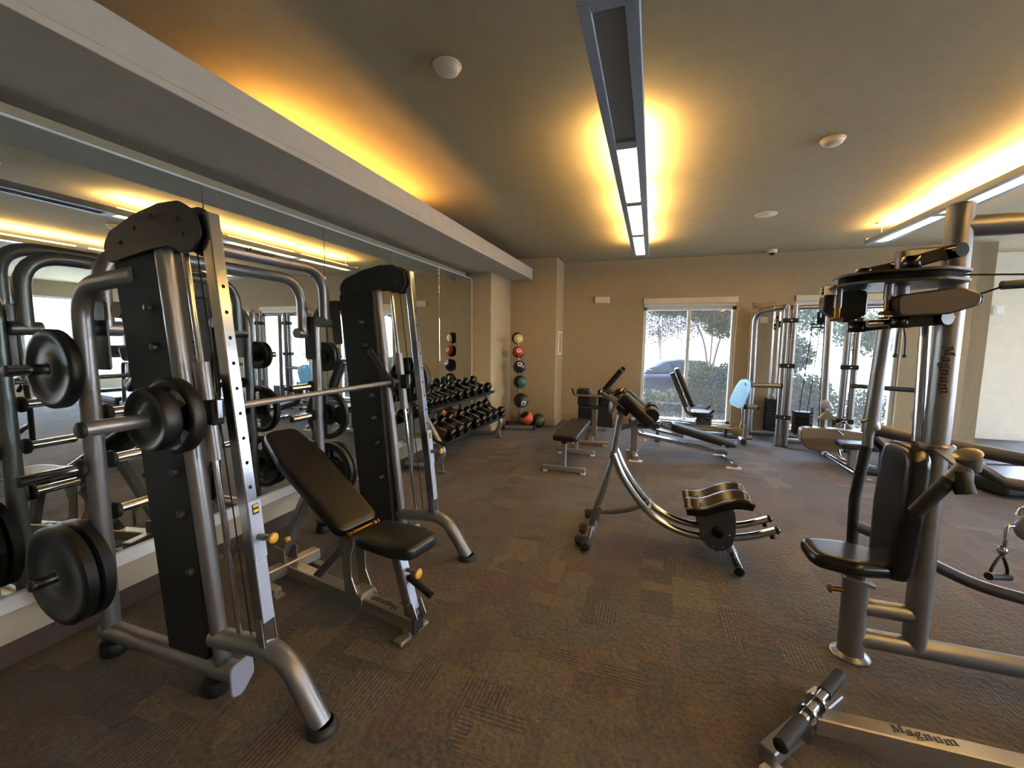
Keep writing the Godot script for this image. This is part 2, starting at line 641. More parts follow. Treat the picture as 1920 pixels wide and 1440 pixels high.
func room():
	var st := mb()
	span(st, V3(-3.2, -0.15, -9.1), V3(9.7, 0, 3.4))
	struct("floor", st, M.carpet, "carpet of brown, plum and grey patches with ribbed stripes")
	st = mb()
	span(st, V3(-3.2, TOP, -9.1), V3(9.7, TOP + 0.2, 3.4))
	struct("ceiling", st, M.ceiling_paint, "flat tan ceiling lit by the hanging lights")
	# mirror wall: wall, furred-out plinth, mirrors, trims
	st = mb()
	span(st, V3(-3.2, 0, -8.2), V3(WALL, TOP, 3.4))
	span(st, V3(WALL, 0, -6.38), V3(-2.812, 2.522, 3.2))
	var wl := struct("wall_left", st, M.wall_paint, "wall behind the row of tall mirrors")
	var seams := [-6.30, -5.221, -4.161, -3.097, -2.038, -0.98, 0.08, 1.14, 2.2, 3.2]
	for i in seams.size() - 1:
		st = mb()
		box(st, V3(GLASS - 0.004, 1.4285, (seams[i] + seams[i + 1]) / 2), V3(0.008, 2.187, seams[i + 1] - seams[i] - 0.005), 0.002)
		obj("mirror_panel", st, M.mirror, wl)
	st = mb()
	span(st, V3(-2.83, 2.522, -6.3), V3(-2.792, 2.532, 3.2), 0.002)
	struct("trim_1", st, M.frame_white, "thin bright channel along the top of the mirrors")
	st = mb()
	span(st, V3(-2.83, 0.258, -6.35), V3(-2.782, 0.334, 3.2), 0.004)
	struct("trim_2", st, M.white_trim, "white rail under the mirrors")
	st = mb()
	span(st, V3(-2.83, 0.113, -6.36), V3(-2.79, 0.258, 3.2), 0.003)
	struct("trim_3", st, M.plinth_paint, "beige band under the white mirror rail")
	st = mb()
	span(st, V3(-2.83, 0, -6.36), V3(-2.793, 0.113, 3.2), 0.003)
	struct("baseboard_left", st, M.carpet_base, "dark base at the foot of the mirror wall")
	# corner column and pilaster
	st = mb()
	span(st, V3(WALL - 0.1, 0, -8.0), V3(-2.487, TOP, -6.38), 0.004)
	struct("wall_column", st, M.wall_paint, "column where the mirrors end in the far left corner")
	st = mb()
	span(st, V3(-3.0, 0, -8.2), V3(-1.63, TOP, -7.36), 0.004)
	struct("wall_pilaster", st, M.wall_paint, "projecting wall behind the ball rack")
	# soffit: a lit trough along the mirror wall
	st = mb()
	span(st, V3(WALL - 0.05, 2.628, -7.37), V3(-2.078, 2.665, 3.3), 0.003)
	span(st, V3(-2.118, 2.665, -7.37), V3(-2.078, 2.82, 3.3), 0.003)
	struct("ceiling_soffit", st, M.soffit_paint, "long grey soffit over the mirrors with a hidden cove light")
	# window wall
	st = mb()
	var zb := BACK - 0.2
	for q in [[-1.7, -0.166, 0.0, TOP], [1.337, 2.184, 0.0, TOP], [3.62, 4.61, 0.0, TOP], [-0.166, 1.337, 2.31, TOP], [2.184, 3.62, 2.31, TOP], [-0.166, 1.337, 0.0, 0.11], [2.184, 3.62, 0.0, 0.11]]:
		span(st, V3(q[0], q[2], zb), V3(q[1], q[3], BACK))
	struct("wall_back", st, M.wall_paint, "tan wall with two tall windows")
	st = mb()
	span(st, V3(4.41, 0, -9.1), V3(4.61, TOP, BACK))
	span(st, V3(4.61, 0, -9.1), V3(5.76, TOP, -8.9))
	span(st, V3(5.76, 2.55, -9.1), V3(9.6, TOP, -8.9))
	struct("wall_alcove", st, M.alcove_paint, "pale recessed wall beside the glass front")
	# outer right wall with a band of windows, front wall
	st = mb()
	span(st, V3(9.5, 0, -9.1), V3(9.7, 0.4, 3.4))
	span(st, V3(9.5, 2.6, -9.1), V3(9.7, TOP, 3.4))
	for q in [[-9.1, -8.4], [-6.2, -5.7], [-3.4, -2.9], [-0.6, -0.1], [2.4, 3.4]]:
		span(st, V3(9.5, 0.4, q[0]), V3(9.7, 2.6, q[1]))
	struct("wall_right", st, M.wall_paint, "far right wall with wide windows")
	st = mb()
	span(st, V3(-3.2, 0, 3.2), V3(9.7, TOP, 3.4))
	struct("wall_front", st, M.wall_paint, "wall behind the camera")
	# baseboards
	st = mb()
	span(st, V3(-2.50, 0, -7.36), V3(-1.63, 0.125, -7.345), 0.004)
	span(st, V3(-1.63, 0, BACK), V3(-1.615, 0.125, -7.345), 0.004)
	span(st, V3(-2.487, 0, -7.36), V3(-2.472, 0.125, -6.38), 0.004)
	struct("baseboard_pilaster", st, M.base_paint, "tan baseboard round the pilaster")
	st = mb()
	for q in [[-1.63, -0.166], [1.337, 2.184], [3.62, 4.61]]:
		span(st, V3(q[0], 0, BACK), V3(q[1], 0.13, BACK + 0.015), 0.004)
	struct("baseboard_back", st, M.base_paint, "tan baseboard of the window wall")
	st = mb()
	span(st, V3(4.61, 0, -8.9), V3(5.74, 0.13, -8.885), 0.004)
	struct("baseboard_alcove", st, M.alcove_paint, "pale baseboard of the recessed wall")
	window(1, -0.166, 1.337, 0.60, "tall sliding window nearest the ball rack, a car outside")
	window(2, 2.184, 3.62, 2.98, "tall window behind the cable machine, with bushes outside")
	# glass front at the far right
	var o := thing("window_3", "bright glass front at the right end of the room", "", V3(7.6, 0, -9.0))
	o.set_meta("kind", "structure")
	st = mb()
	for x in [5.78, 7.0, 8.2, 9.45]:
		span(st, V3(x - 0.03, 0, -9.04), V3(x + 0.03, 2.55, -8.98), 0.004)
	span(st, V3(5.76, 0, -9.04), V3(9.5, 0.08, -8.98), 0.004)
	span(st, V3(5.76, 2.48, -9.04), V3(9.5, 2.55, -8.98), 0.004)
	obj("frame", st, M.frame_white, o)
	for q in [[5.81, 6.97], [7.03, 8.17], [8.23, 9.42]]:
		st = mb()
		span(st, V3(q[0], 0.08, -9.012), V3(q[1], 2.48, -9.008))
		obj("pane", st, M.glass, o)
	for q in [[-8.4, -6.2], [-5.7, -3.4], [-2.9, -0.6], [-0.1, 2.4]]:
		var w := thing(["window_4", "window_5", "window_6", "window_7"][[-8.4, -5.7, -2.9, -0.1].find(q[0])], "wide window in the far right wall", "", V3(9.6, 0.4, (q[0] + q[1]) / 2))
		w.set_meta("kind", "structure")
		st = mb()
		for zz in [q[0] + 0.03, (q[0] + q[1]) / 2, q[1] - 0.03]:
			span(st, V3(9.57, 0.4, zz - 0.03), V3(9.63, 2.6, zz + 0.03), 0.004)
		for yy in [0.43, 2.57]:
			span(st, V3(9.57, yy - 0.03, q[0]), V3(9.63, yy + 0.03, q[1]), 0.004)
		obj("frame", st, M.frame_white, w)
		st = mb()
		span(st, V3(9.598, 0.46, q[0] + 0.06), V3(9.602, 2.54, q[1] - 0.06))
		obj("pane", st, M.glass, w)

func window(n: int, x0: float, x1: float, xm: float, label: String):
	var o := thing("window_%d" % n, label, "", V3((x0 + x1) / 2, 0.11, BACK - 0.1))
	o.set_meta("kind", "structure")
	var st := mb()
	var zf := BACK - 0.13
	for x in [x0 + 0.022, x1 - 0.03]:
		span(st, V3(x - 0.03, 0.11, zf), V3(x + 0.03, 2.31, zf + 0.07), 0.004)
	span(st, V3(x0, 0.11, zf), V3(x1, 0.17, zf + 0.07), 0.004)
	span(st, V3(x0, 2.10, zf), V3(x1, 2.16, zf + 0.07), 0.004)
	obj("frame", st, M.frame_white, o)
	st = mb()
	span(st, V3(xm - 0.028, 0.17, zf + 0.005), V3(xm + 0.028, 2.10, zf + 0.06), 0.004)
	obj("mullion", st, M.frame_white, o)
	st = mb()
	span(st, V3(x0, 2.16, BACK - 0.12), V3(x1, 2.225, BACK - 0.02), 0.004)
	obj("shade_roll", st, M.frame_white, o)
	st = mb()
	span(st, V3(x0 - 0.01, 2.215, BACK - 0.03), V3(x1 + 0.01, 2.312, BACK + 0.03), 0.005)
	obj("valance", st, M.valance, o)
	st = mb()
	span(st, V3(x0, 0.095, BACK - 0.14), V3(x1, 0.125, BACK + 0.02), 0.004)
	obj("sill", st, M.frame_white, o)
	for q in [[x0 + 0.05, xm - 0.028], [xm + 0.028, x1 - 0.06]]:
		st = mb()
		span(st, V3(q[0], 0.17, zf + 0.030), V3(q[1], 2.10, zf + 0.034))
		obj("pane", st, M.glass, o)

func area(parent: Node, at: Vector3, aim: Vector3, size: Vector2, c: Color, e: float):
	var l := AreaLight3D.new()
	l.name = child_name(parent, "light")
	l.area_size = size
	l.light_color = c
	l.light_energy = e
	l.area_range = 14.0
	l.shadow_enabled = true
	l.area_normalize_energy = true
	parent.add_child(l, true)
	var up := Z if absf(aim.y) > 0.9 else Y
	l.transform = Transform3D(Basis.looking_at(aim, up), at - (base_of[parent] if base_of.has(parent) else V0))

# hanging linear light: a frame with recessed diffusers below, bare tubes above
func linear_light(label: String, x0: float, x1: float, z_end: float, panels: int, lit: Array, up: Array):
	var o := thing("pendant_light", label, "light", V3((x0 + x1) / 2, 2.8, z_end + 2.5), true, 0.0, "long hanging lights")
	var step := 1.225
	var z0 := z_end + 0.09
	var st := mb()
	var zs := z_end + 0.09 + panels * step
	var ix0 := x0 + 0.05
	var ix1 := x1 - 0.055
	span(st, V3(x0, 2.80, z_end), V3(ix0, 2.86, zs), 0.003)
	span(st, V3(ix1, 2.80, z_end), V3(x1, 2.86, zs), 0.003)
	for k in panels + 1:
		span(st, V3(ix0, 2.80, z0 + k * step - 0.05), V3(ix1, 2.86, z0 + k * step + 0.05), 0.003)
	span(st, V3(x0, 2.80, z_end - 0.02), V3(x1, 2.88, z_end + 0.03), 0.003)
	span(st, V3(x0, 2.80, zs), V3(x1, 2.88, zs + 0.05), 0.003)
	obj("frame", st, M.fixture_grey, o)
	st = mb()
	span(st, V3(x0 + 0.01, 2.852, z_end), V3(x1 - 0.01, 2.862, zs))
	obj("housing", st, M.fixture_grey, o)
	for k in panels:
		st = mb()
		span(st, V3(ix0, 2.815, z0 + k * step + 0.05), V3(ix1, 2.822, z0 + (k + 1) * step - 0.05))
		obj("diffuser_panel", st, M.lamp_panel if lit[k] else M.diffuser_off, o)
		if lit[k]:
			area(o, V3((x0 + x1) / 2, 2.812, z0 + (k + 0.5) * step), Vector3.DOWN, V2(0.12, 1.1), Color(1.0, 0.88, 0.66), 0.15)
		if up[k] > 0:
			st = mb()
			tube(st, [V3((x0 + x1) / 2, 2.885, z0 + k * step + 0.08), V3((x0 + x1) / 2, 2.885, z0 + (k + 1) * step - 0.08)], 0.013, 10)
			obj("lamp_tube", st, M.lamp_tube, o)
			area(o, V3((x0 + x1) / 2, 2.902, z0 + (k + 0.5) * step), Vector3.UP, V2(0.05, 1.06), Color(1.0, 0.79, 0.46), up[k] * 1.1)
	for k in [0.3, panels * step - 0.3]:
		st = mb()
		tube(st, [V3((x0 + x1) / 2 - 0.07, 2.86, z_end + k), V3((x0 + x1) / 2 - 0.07, 2.99, z_end + k)], 0.004, 8)
		obj("rod", st, M.white_plastic, o)
		st = mb()
		disc(st, V3((x0 + x1) / 2 - 0.07, 2.993, z_end + k), Y, 0.06, 0.014)
		obj("canopy", st, M.white_plastic, o)

func ceiling_things():
	linear_light("grey hanging light over the middle aisle, its nearest panel unlit", -0.325, -0.095, -6.70, 4, [true, true, true, false], [4.0, 4.5, 5.0, 0.0])
	linear_light("hanging light on the right, all its panels lit, above the press machine", 2.53, 2.76, -6.66, 8, [true, true, true, true, true, true, true, true], [2.0, 4.0, 5.0, 5.0, 5.0, 5.0, 4.0, 4.0])
	# hidden cove light on the soffit
	var o := thing("cove_light", "warm strip light hidden on top of the soffit over the mirrors", "light", V3(-2.4, 2.67, -2.9))
	var st := mb()
	span(st, V3(-2.44, 2.667, -4.1), V3(-2.36, 2.70, -2.0), 0.004)
	obj("body", st, M.white_plastic, o)
	st = mb()
	tube(st, [V3(-2.40, 2.715, -4.0), V3(-2.40, 2.715, -2.05)], 0.013, 10)
	obj("lamp_tube", st, M.lamp_cove, o)
	area(o, V3(-2.38, 2.732, -3.0), V3(0.35, 1, 0).normalized(), V2(0.05, 1.9), Color(1.0, 0.72, 0.34), 1.1)
	# round ceiling fittings
	for q in [[-1.10, -2.16, "white round smoke detector left of the middle light"], [1.17, -3.73, "white round smoke detector right of the middle light"]]:
		var d := thing("smoke_detector", q[2], "detector", V3(q[0], TOP, q[1]))
		st = mb()
		lathe(st, [V2(0, -0.042), V2(0.045, -0.042), V2(0.062, -0.032), V2(0.068, -0.012), V2(0.068, 0)], V3(q[0], TOP, q[1]), Y, 28)
		obj("body", st, M.white_plastic, d)
		st = mb()
		disc(st, V3(q[0], TOP - 0.006, q[1]), Y, 0.078, 0.012, 28)
		obj("base", st, M.white_plastic, d)
	st = mb()
	disc(st, V3(1.167, TOP - 0.005, -5.59), Y, 0.115, 0.012, 32)
	tag(obj("ceiling_speaker", st, M.white_plastic), "flat white round speaker flush with the ceiling, before the windows", "speaker")
	var c := thing("dome_camera", "small white and black dome camera on the ceiling near the window wall", "camera", V3(1.737, TOP, -7.72))
	st = mb()
	lathe(st, [V2(0, -0.05), V2(0.055, -0.05), V2(0.07, -0.035), V2(0.07, 0)], V3(1.737, TOP, -7.72), Y, 24)
	obj("housing", st, M.white_plastic, c)
	st = mb()
	lathe(st, [V2(0, -0.085), V2(0.025, -0.08), V2(0.042, -0.065), V2(0.046, -0.05)], V3(1.737, TOP, -7.72), Y, 20)
	obj("dome", st, M.dome_dark, c)

func small_wall_things():
	var st := mb()
	plate(st, rrect(0.27, 0.13, 0.015), 0.05, Transform3D(Basis(), V3(-0.905, 2.30, BACK + 0.025)), 0.012)
	var o := obj("strobe_alarm", st, M.valance)
	tag(o, "cream wall box high on the wall left of the first window", "alarm")
	st = mb()
	plate(st, rrect(0.12, 0.135, 0.01), 0.02, Transform3D(Basis(), V3(3.30, 2.112, BACK + 0.01)))
	var e := thing("wall_plate", "white plate with a round grey lens on the wall right of the second window", "sensor", V3(3.9, 2.1, BACK + 0.01))
	st = mb()
	plate(st, rrect(0.13, 0.24, 0.01), 0.03, Transform3D(Basis(), V3(3.86, 2.10, BACK + 0.015)))
	obj("body", st, M.white_plastic, e)
	st = mb()
	lathe(st, [V2(0.052, 0.03), V2(0.045, 0.045), V2(0.02, 0.05), V2(0, 0.05)], V3(3.86, 2.10, BACK), Z, 20)
	obj("lens", st, M.fixture_grey, e)
	e = thing("power_outlet", "white power outlet low on the tan wall right of the second window", "outlet", V3(3.887, 0.439, BACK))
	st = mb()
	plate(st, rrect(0.085, 0.13, 0.008), 0.01, Transform3D(Basis(), V3(3.887, 0.439, BACK + 0.005)))
	obj("cover", st, M.white_plastic, e)
	st = mb()
	for s in [-0.025, 0.025]:
		plate(st, rrect(0.035, 0.03, 0.01), 0.004, Transform3D(Basis(), V3(3.887, 0.439 + s, BACK + 0.011)))
	obj("socket", st, M.frame_white, e)
	e = thing("door_release_box", "small white box on the pale recessed wall at the far right", "sensor", V3(5.22, 2.094, -8.9))
	st = mb()
	plate(st, rrect(0.13, 0.15, 0.012), 0.05, Transform3D(Basis(), V3(5.22, 2.094, -8.875)), 0.008)
	obj("body", st, M.white_plastic, e)
	st = mb()
	plate(st, rrect(0.07, 0.08, 0.01), 0.012, Transform3D(Basis(), V3(5.22, 2.094, -8.846)))
	obj("face", st, M.frame_white, e)
	# framed notice on the side of the pilaster
	e = thing("framed_notice", "narrow white framed notice on the side of the pilaster", "frame", V3(-1.63, 1.5, -7.6))
	st = mb()
	for q in [[1.70, 0.03, 0.30], [1.305, 0.03, 0.30]]:
		box(st, V3(-1.615, q[0], -7.62), V3(0.03, q[1], q[2]), 0.004)
	for s in [-0.135, 0.135]:
		box(st, V3(-1.615, 1.5, -7.62 + s), V3(0.03, 0.42, 0.03), 0.004)
	obj("frame", st, M.white_plastic, e)
	st = mb()
	box(st, V3(-1.622, 1.5, -7.62), V3(0.012, 0.38, 0.25), 0.002)
	obj("sheet", st, M.wall_paint, e)

# ======================= outdoors =======================
func leaves(called: String, parent: Node, boxes: Array, count: int, size: float, tones: Array, sd: int):
	# boxes: [centre, radii]; leaves scattered in the outer part of each ellipsoid
	var r := RandomNumberGenerator.new()
	r.seed = sd
	var st := mb()
	for k in 2:
		var w := 0.5
		var a := V3(0, -0.5, 0)
		var b := V3(w * 0.5, 0, 0.1)
		var c := V3(0, 0.5, 0)
		var d := V3(-w * 0.5, 0, 0.1)
		if k == 0:
			for v in [a, b, c]:
				st.set_color(Color.WHITE); st.set_normal(V3(0.3, 0, 0.95)); st.add_vertex(v)
		else:
			for v in [a, c, d]:
				st.set_color(Color.WHITE); st.set_normal(V3(-0.3, 0, 0.95)); st.add_vertex(v)
	st.set_material(M.leaf)
	var mm := MultiMesh.new()
	mm.transform_format = MultiMesh.TRANSFORM_3D
	mm.use_colors = true
	mm.mesh = st.commit()
	mm.instance_count = count
	var vol := []
	var tot := 0.0
	for q in boxes:
		tot += q[1].x * q[1].y * q[1].z
		vol.append(tot)
	for i in count:
		var pick := r.randf() * tot
		var k := 0
		while vol[k] < pick: k += 1
		var dir := V3(r.randfn(), r.randfn(), r.randfn()).normalized()
		var rad := pow(r.randf(), 0.45)
		var p: Vector3 = boxes[k][0] + dir * rad * boxes[k][1]
		var bs := Basis.from_euler(V3(r.randf_range(-1.3, 1.3), r.randf() * TAU, r.randf_range(-1.3, 1.3))).scaled(Vector3.ONE * size * r.randf_range(0.6, 1.3))
		mm.set_instance_transform(i, Transform3D(bs, p - (base_of[parent] if base_of.has(parent) else V0)))
		var tcol: Color = tones[r.randi() % tones.size()]
		mm.set_instance_color(i, tcol.lightened(r.randf() * 0.05))
	var o := MultiMeshInstance3D.new()
	o.multimesh = mm
	o.name = child_name(parent, called)
	o.set_meta("kind", "stuff")
	parent.add_child(o, true)

func outdoors():
	var st := mb()
	span(st, V3(-60, -0.9, -80), V3(80, -0.35, 40))
	struct("ground", st, M.pavement, "pale sunlit paving outside the windows")
	st = mb()
	span(st, V3(-6, -0.36, -12.4), V3(5.5, -0.27, -8.25), 0.02)
	struct("planting_bed", st, M.soil, "strip of planted soil below the windows")
	st = mb()
	span(st, V3(-30, -0.4, -46), V3(60, 4.5, -42))
	struct("far_building", st, M.building, "pale building far across the car park")
	var green := [Color(0.09, 0.165, 0.07), Color(0.12, 0.21, 0.085), Color(0.06, 0.115, 0.055), Color(0.15, 0.24, 0.11)]
	var soft := [Color(0.16, 0.26, 0.15), Color(0.12, 0.20, 0.12), Color(0.22, 0.32, 0.20)]
	var b := thing("shrub", "dense clipped green hedge shrub outside the right half of the first window", "shrub", V3(1.3, -0.27, -10.0))
	leaves("foliage", b, [[V3(1.0, 0.45, -10.0), V3(0.42, 0.70, 0.5)], [V3(1.62, 0.45, -10.1), V3(0.5, 0.68, 0.5)], [V3(1.3, 0.2, -9.9), V3(0.6, 0.5, 0.5)]], 22000, 0.085, green, 3)
	stems(b, V3(1.3, -0.3, -10.0), 7, 0.8, 0.5)
	b = thing("shrub", "low pale green shrub outside the left half of the first window, before the car", "shrub", V3(0.2, -0.27, -9.6))
	leaves("foliage", b, [[V3(0.0, 0.15, -9.6), V3(0.45, 0.36, 0.4)], [V3(0.55, 0.2, -9.7), V3(0.4, 0.34, 0.4)]], 7000, 0.075, soft, 4)
	stems(b, V3(0.25, -0.3, -9.6), 6, 0.5, 0.5)
	b = thing("shrub", "leafy shrub outside the second window, behind the cable machine", "shrub", V3(2.6, -0.27, -10.2))
	leaves("foliage", b, [[V3(2.55, 0.35, -10.2), V3(0.6, 0.75, 0.5)], [V3(3.2, 0.3, -10.3), V3(0.5, 0.6, 0.5)], [V3(2.7, 1.3, -10.8), V3(0.7, 0.5, 0.5)]], 20000, 0.085, green, 5)
	stems(b, V3(2.7, -0.3, -10.2), 7, 0.9, 0.6)
	b = thing("shrub", "loose shrub outside the right side of the second window, next to the hanging rope", "shrub", V3(4.2, -0.27, -10.6))
	leaves("foliage", b, [[V3(4.3, 0.15, -10.6), V3(0.5, 0.45, 0.5)], [V3(4.8, 1.75, -11.8), V3(0.8, 0.5, 0.6)]], 7000, 0.08, soft, 6)
	stems(b, V3(4.4, -0.3, -10.7), 5, 0.9, 0.5)
	b = thing("tree", "leafy tree overhanging the top of the first window", "tree", V3(1.9, -0.3, -12.2))
	leaves("foliage", b, [[V3(1.4, 2.55, -11.6), V3(0.9, 0.55, 0.8)], [V3(0.45, 2.60, -11.9), V3(0.8, 0.42, 0.7)], [V3(1.75, 2.15, -11.8), V3(0.6, 0.5, 0.6)], [V3(2.8, 3.0, -12.2), V3(1.2, 0.7, 0.8)]], 26000, 0.10, [green[0], green[1], Color(0.13, 0.24, 0.07)], 8)
	st = mb()
	tube(st, smooth_path([V3(1.35, -0.3, -12.2), V3(1.42, 0.8, -12.2), V3(1.2, 1.8, -12.1), V3(0.6, 2.7, -12.0)]), 0.04, 8, true, 0.015)
	tube(st, smooth_path([V3(1.4, -0.3, -12.2), V3(1.55, 0.9, -12.2), V3(1.75, 1.9, -12.0), V3(2.3, 2.9, -12.0)]), 0.035, 8, true, 0.015)
	tube(st, smooth_path([V3(1.37, -0.3, -12.2), V3(1.46, 0.9, -12.1), V3(1.45, 2.0, -11.9), V3(1.3, 2.9, -11.7)]), 0.03, 8, true, 0.012)
	tube(st, smooth_path([V3(1.2, 2.35, -11.9), V3(0.5, 2.55, -11.9), V3(-0.3, 2.5, -12.0)]), 0.02, 8, true, 0.01)
	obj("trunk", st, M.bark, b)
	b = thing("tree", "pale small-leaved tree beyond the car, seen in the left half of the first window", "tree", V3(-0.2, -0.35, -19))
	leaves("foliage", b, [[V3(0.3, 2.7, -19), V3(1.5, 1.0, 1.2)], [V3(1.5, 2.3, -20), V3(1.2, 0.7, 1.0)], [V3(0.2, 1.9, -19.2), V3(0.7, 0.5, 0.7)]], 7000, 0.10, [Color(0.26, 0.21, 0.27), Color(0.2, 0.26, 0.19), Color(0.32, 0.28, 0.32)], 9)
	quick("trunk", M.bark, b, smooth_path([V3(0.3, -0.35, -19.2), V3(0.35, 1.0, -19.2), V3(0.25, 2.2, -19.1)]), 0.07, 8)
	b = thing("tree", "broad pale tree across the car park, seen through the second window", "tree", V3(4.5, -0.35, -20))
	leaves("foliage", b, [[V3(4.6, 2.9, -20), V3(2.0, 1.3, 1.3)], [V3(7.0, 2.9, -21), V3(1.6, 1.2, 1.2)], [V3(2.9, 2.6, -20), V3(1.0, 1.0, 1.0)]], 12000, 0.14, [Color(0.16, 0.27, 0.15), Color(0.22, 0.33, 0.2), Color(0.12, 0.2, 0.12)], 10)
	quick("trunk", M.bark, b, smooth_path([V3(4.8, -0.35, -20.2), V3(4.9, 1.0, -20.2), V3(4.8, 2.4, -20.1)]), 0.12, 8)
	b = thing("tree", "green tree outside the glass front at the far right", "tree", V3(9.5, -0.35, -18))
	leaves("foliage", b, [[V3(9.6, 2.4, -18), V3(2.0, 1.5, 1.3)], [V3(11.5, 1.2, -19), V3(1.8, 1.3, 1.2)]], 8000, 0.14, soft, 12)
	quick("trunk", M.bark, b, [V3(9.6, -0.35, -18), V3(9.6, 2.0, -18)], 0.12, 8)
	car()

func stems(b: Node3D, at: Vector3, n: int, h: float, wide: float):
	var st := mb()
	for k in n:
		var a := TAU * k / n
		tube(st, smooth_path([at + V3(cos(a) * 0.05, 0, sin(a) * 0.05), at + V3(cos(a) * wide * 0.4, h * 0.5, sin(a) * wide * 0.3), at + V3(cos(a) * wide, h, sin(a) * wide * 0.6)], 3), 0.012, 6, true, 0.005)
	obj("stems", st, M.bark, b)

func car():
	var x := 0.62
	var z := -14.2
	var o := thing("car", "dark blue car parked outside the first window", "car", V3(x, -0.35, z))
	var side := [V2(-2.2, 0.30), V2(-2.25, 0.62), V2(-1.9, 0.80), V2(-0.95, 0.90), V2(-0.35, 0.94), V2(0.2, 0.95), V2(1.6, 0.97), V2(2.1, 0.92), V2(2.25, 0.70), V2(2.22, 0.30), V2(1.75, 0.22), V2(-1.75, 0.22)]
	var st := mb()
	pad(st, round_poly(side, 0.16, 3), 1.75, Transform3D(Basis(), V3(x, -0.35, z)), 0.10)
	obj("body", st, M.car_paint, o)
	st = mb()
	pad(st, round_poly([V2(-1.0, 0.90), V2(-0.30, 1.34), V2(0.25, 1.43), V2(0.95, 1.38), V2(1.65, 0.95)], 0.12, 4), 1.5, Transform3D(Basis(), V3(x, -0.35, z)), 0.14)
	obj("roof", st, M.car_paint, o)
	st = mb()
	plate(st, round_poly([V2(-0.72, 0.96), V2(-0.22, 1.29), V2(0.22, 1.36), V2(0.24, 0.97)], 0.03, 3), 1.512, Transform3D(Basis(), V3(x, -0.35, z)))
	obj("front_side_window", st, M.car_glass, o)
	st = mb()
	plate(st, round_poly([V2(0.31, 0.97), V2(0.29, 1.36), V2(0.85, 1.32), V2(1.30, 1.0)], 0.03, 3), 1.512, Transform3D(Basis(), V3(x, -0.35, z)))
	obj("rear_side_window", st, M.car_glass, o)
	for s in [[-1.38, 1], [1.38, 1], [-1.38, -1], [1.38, -1]]:
		st = mb()
		var c := V3(x + s[0], -0.35 + 0.31, z + s[1] * 0.79)
		lathe(st, [V2(0.2, -0.1), V2(0.29, -0.1), V2(0.31, -0.08), V2(0.31, 0.08), V2(0.29, 0.1), V2(0.2, 0.1)], c, Z, 24)
		var w := obj("wheel", st, M.tyre, o)
		st = mb()
		disc(st, c, Z, 0.205, 0.18, 20)
		var hub := obj("hub", st, M.rail_steel, w)
	st = mb()
	pad(st, rrect(0.2, 0.13, 0.05), 0.14, Transform3D(Basis(), V3(x - 0.68, 0.66, z + 0.93)), 0.04)
	obj("wing_mirror", st, M.car_paint, o)

# ======================= smith machine =======================
const ZN := -1.20
const ZF := -2.585
const PX := -2.45     # rear posts
var plate_cache := {}

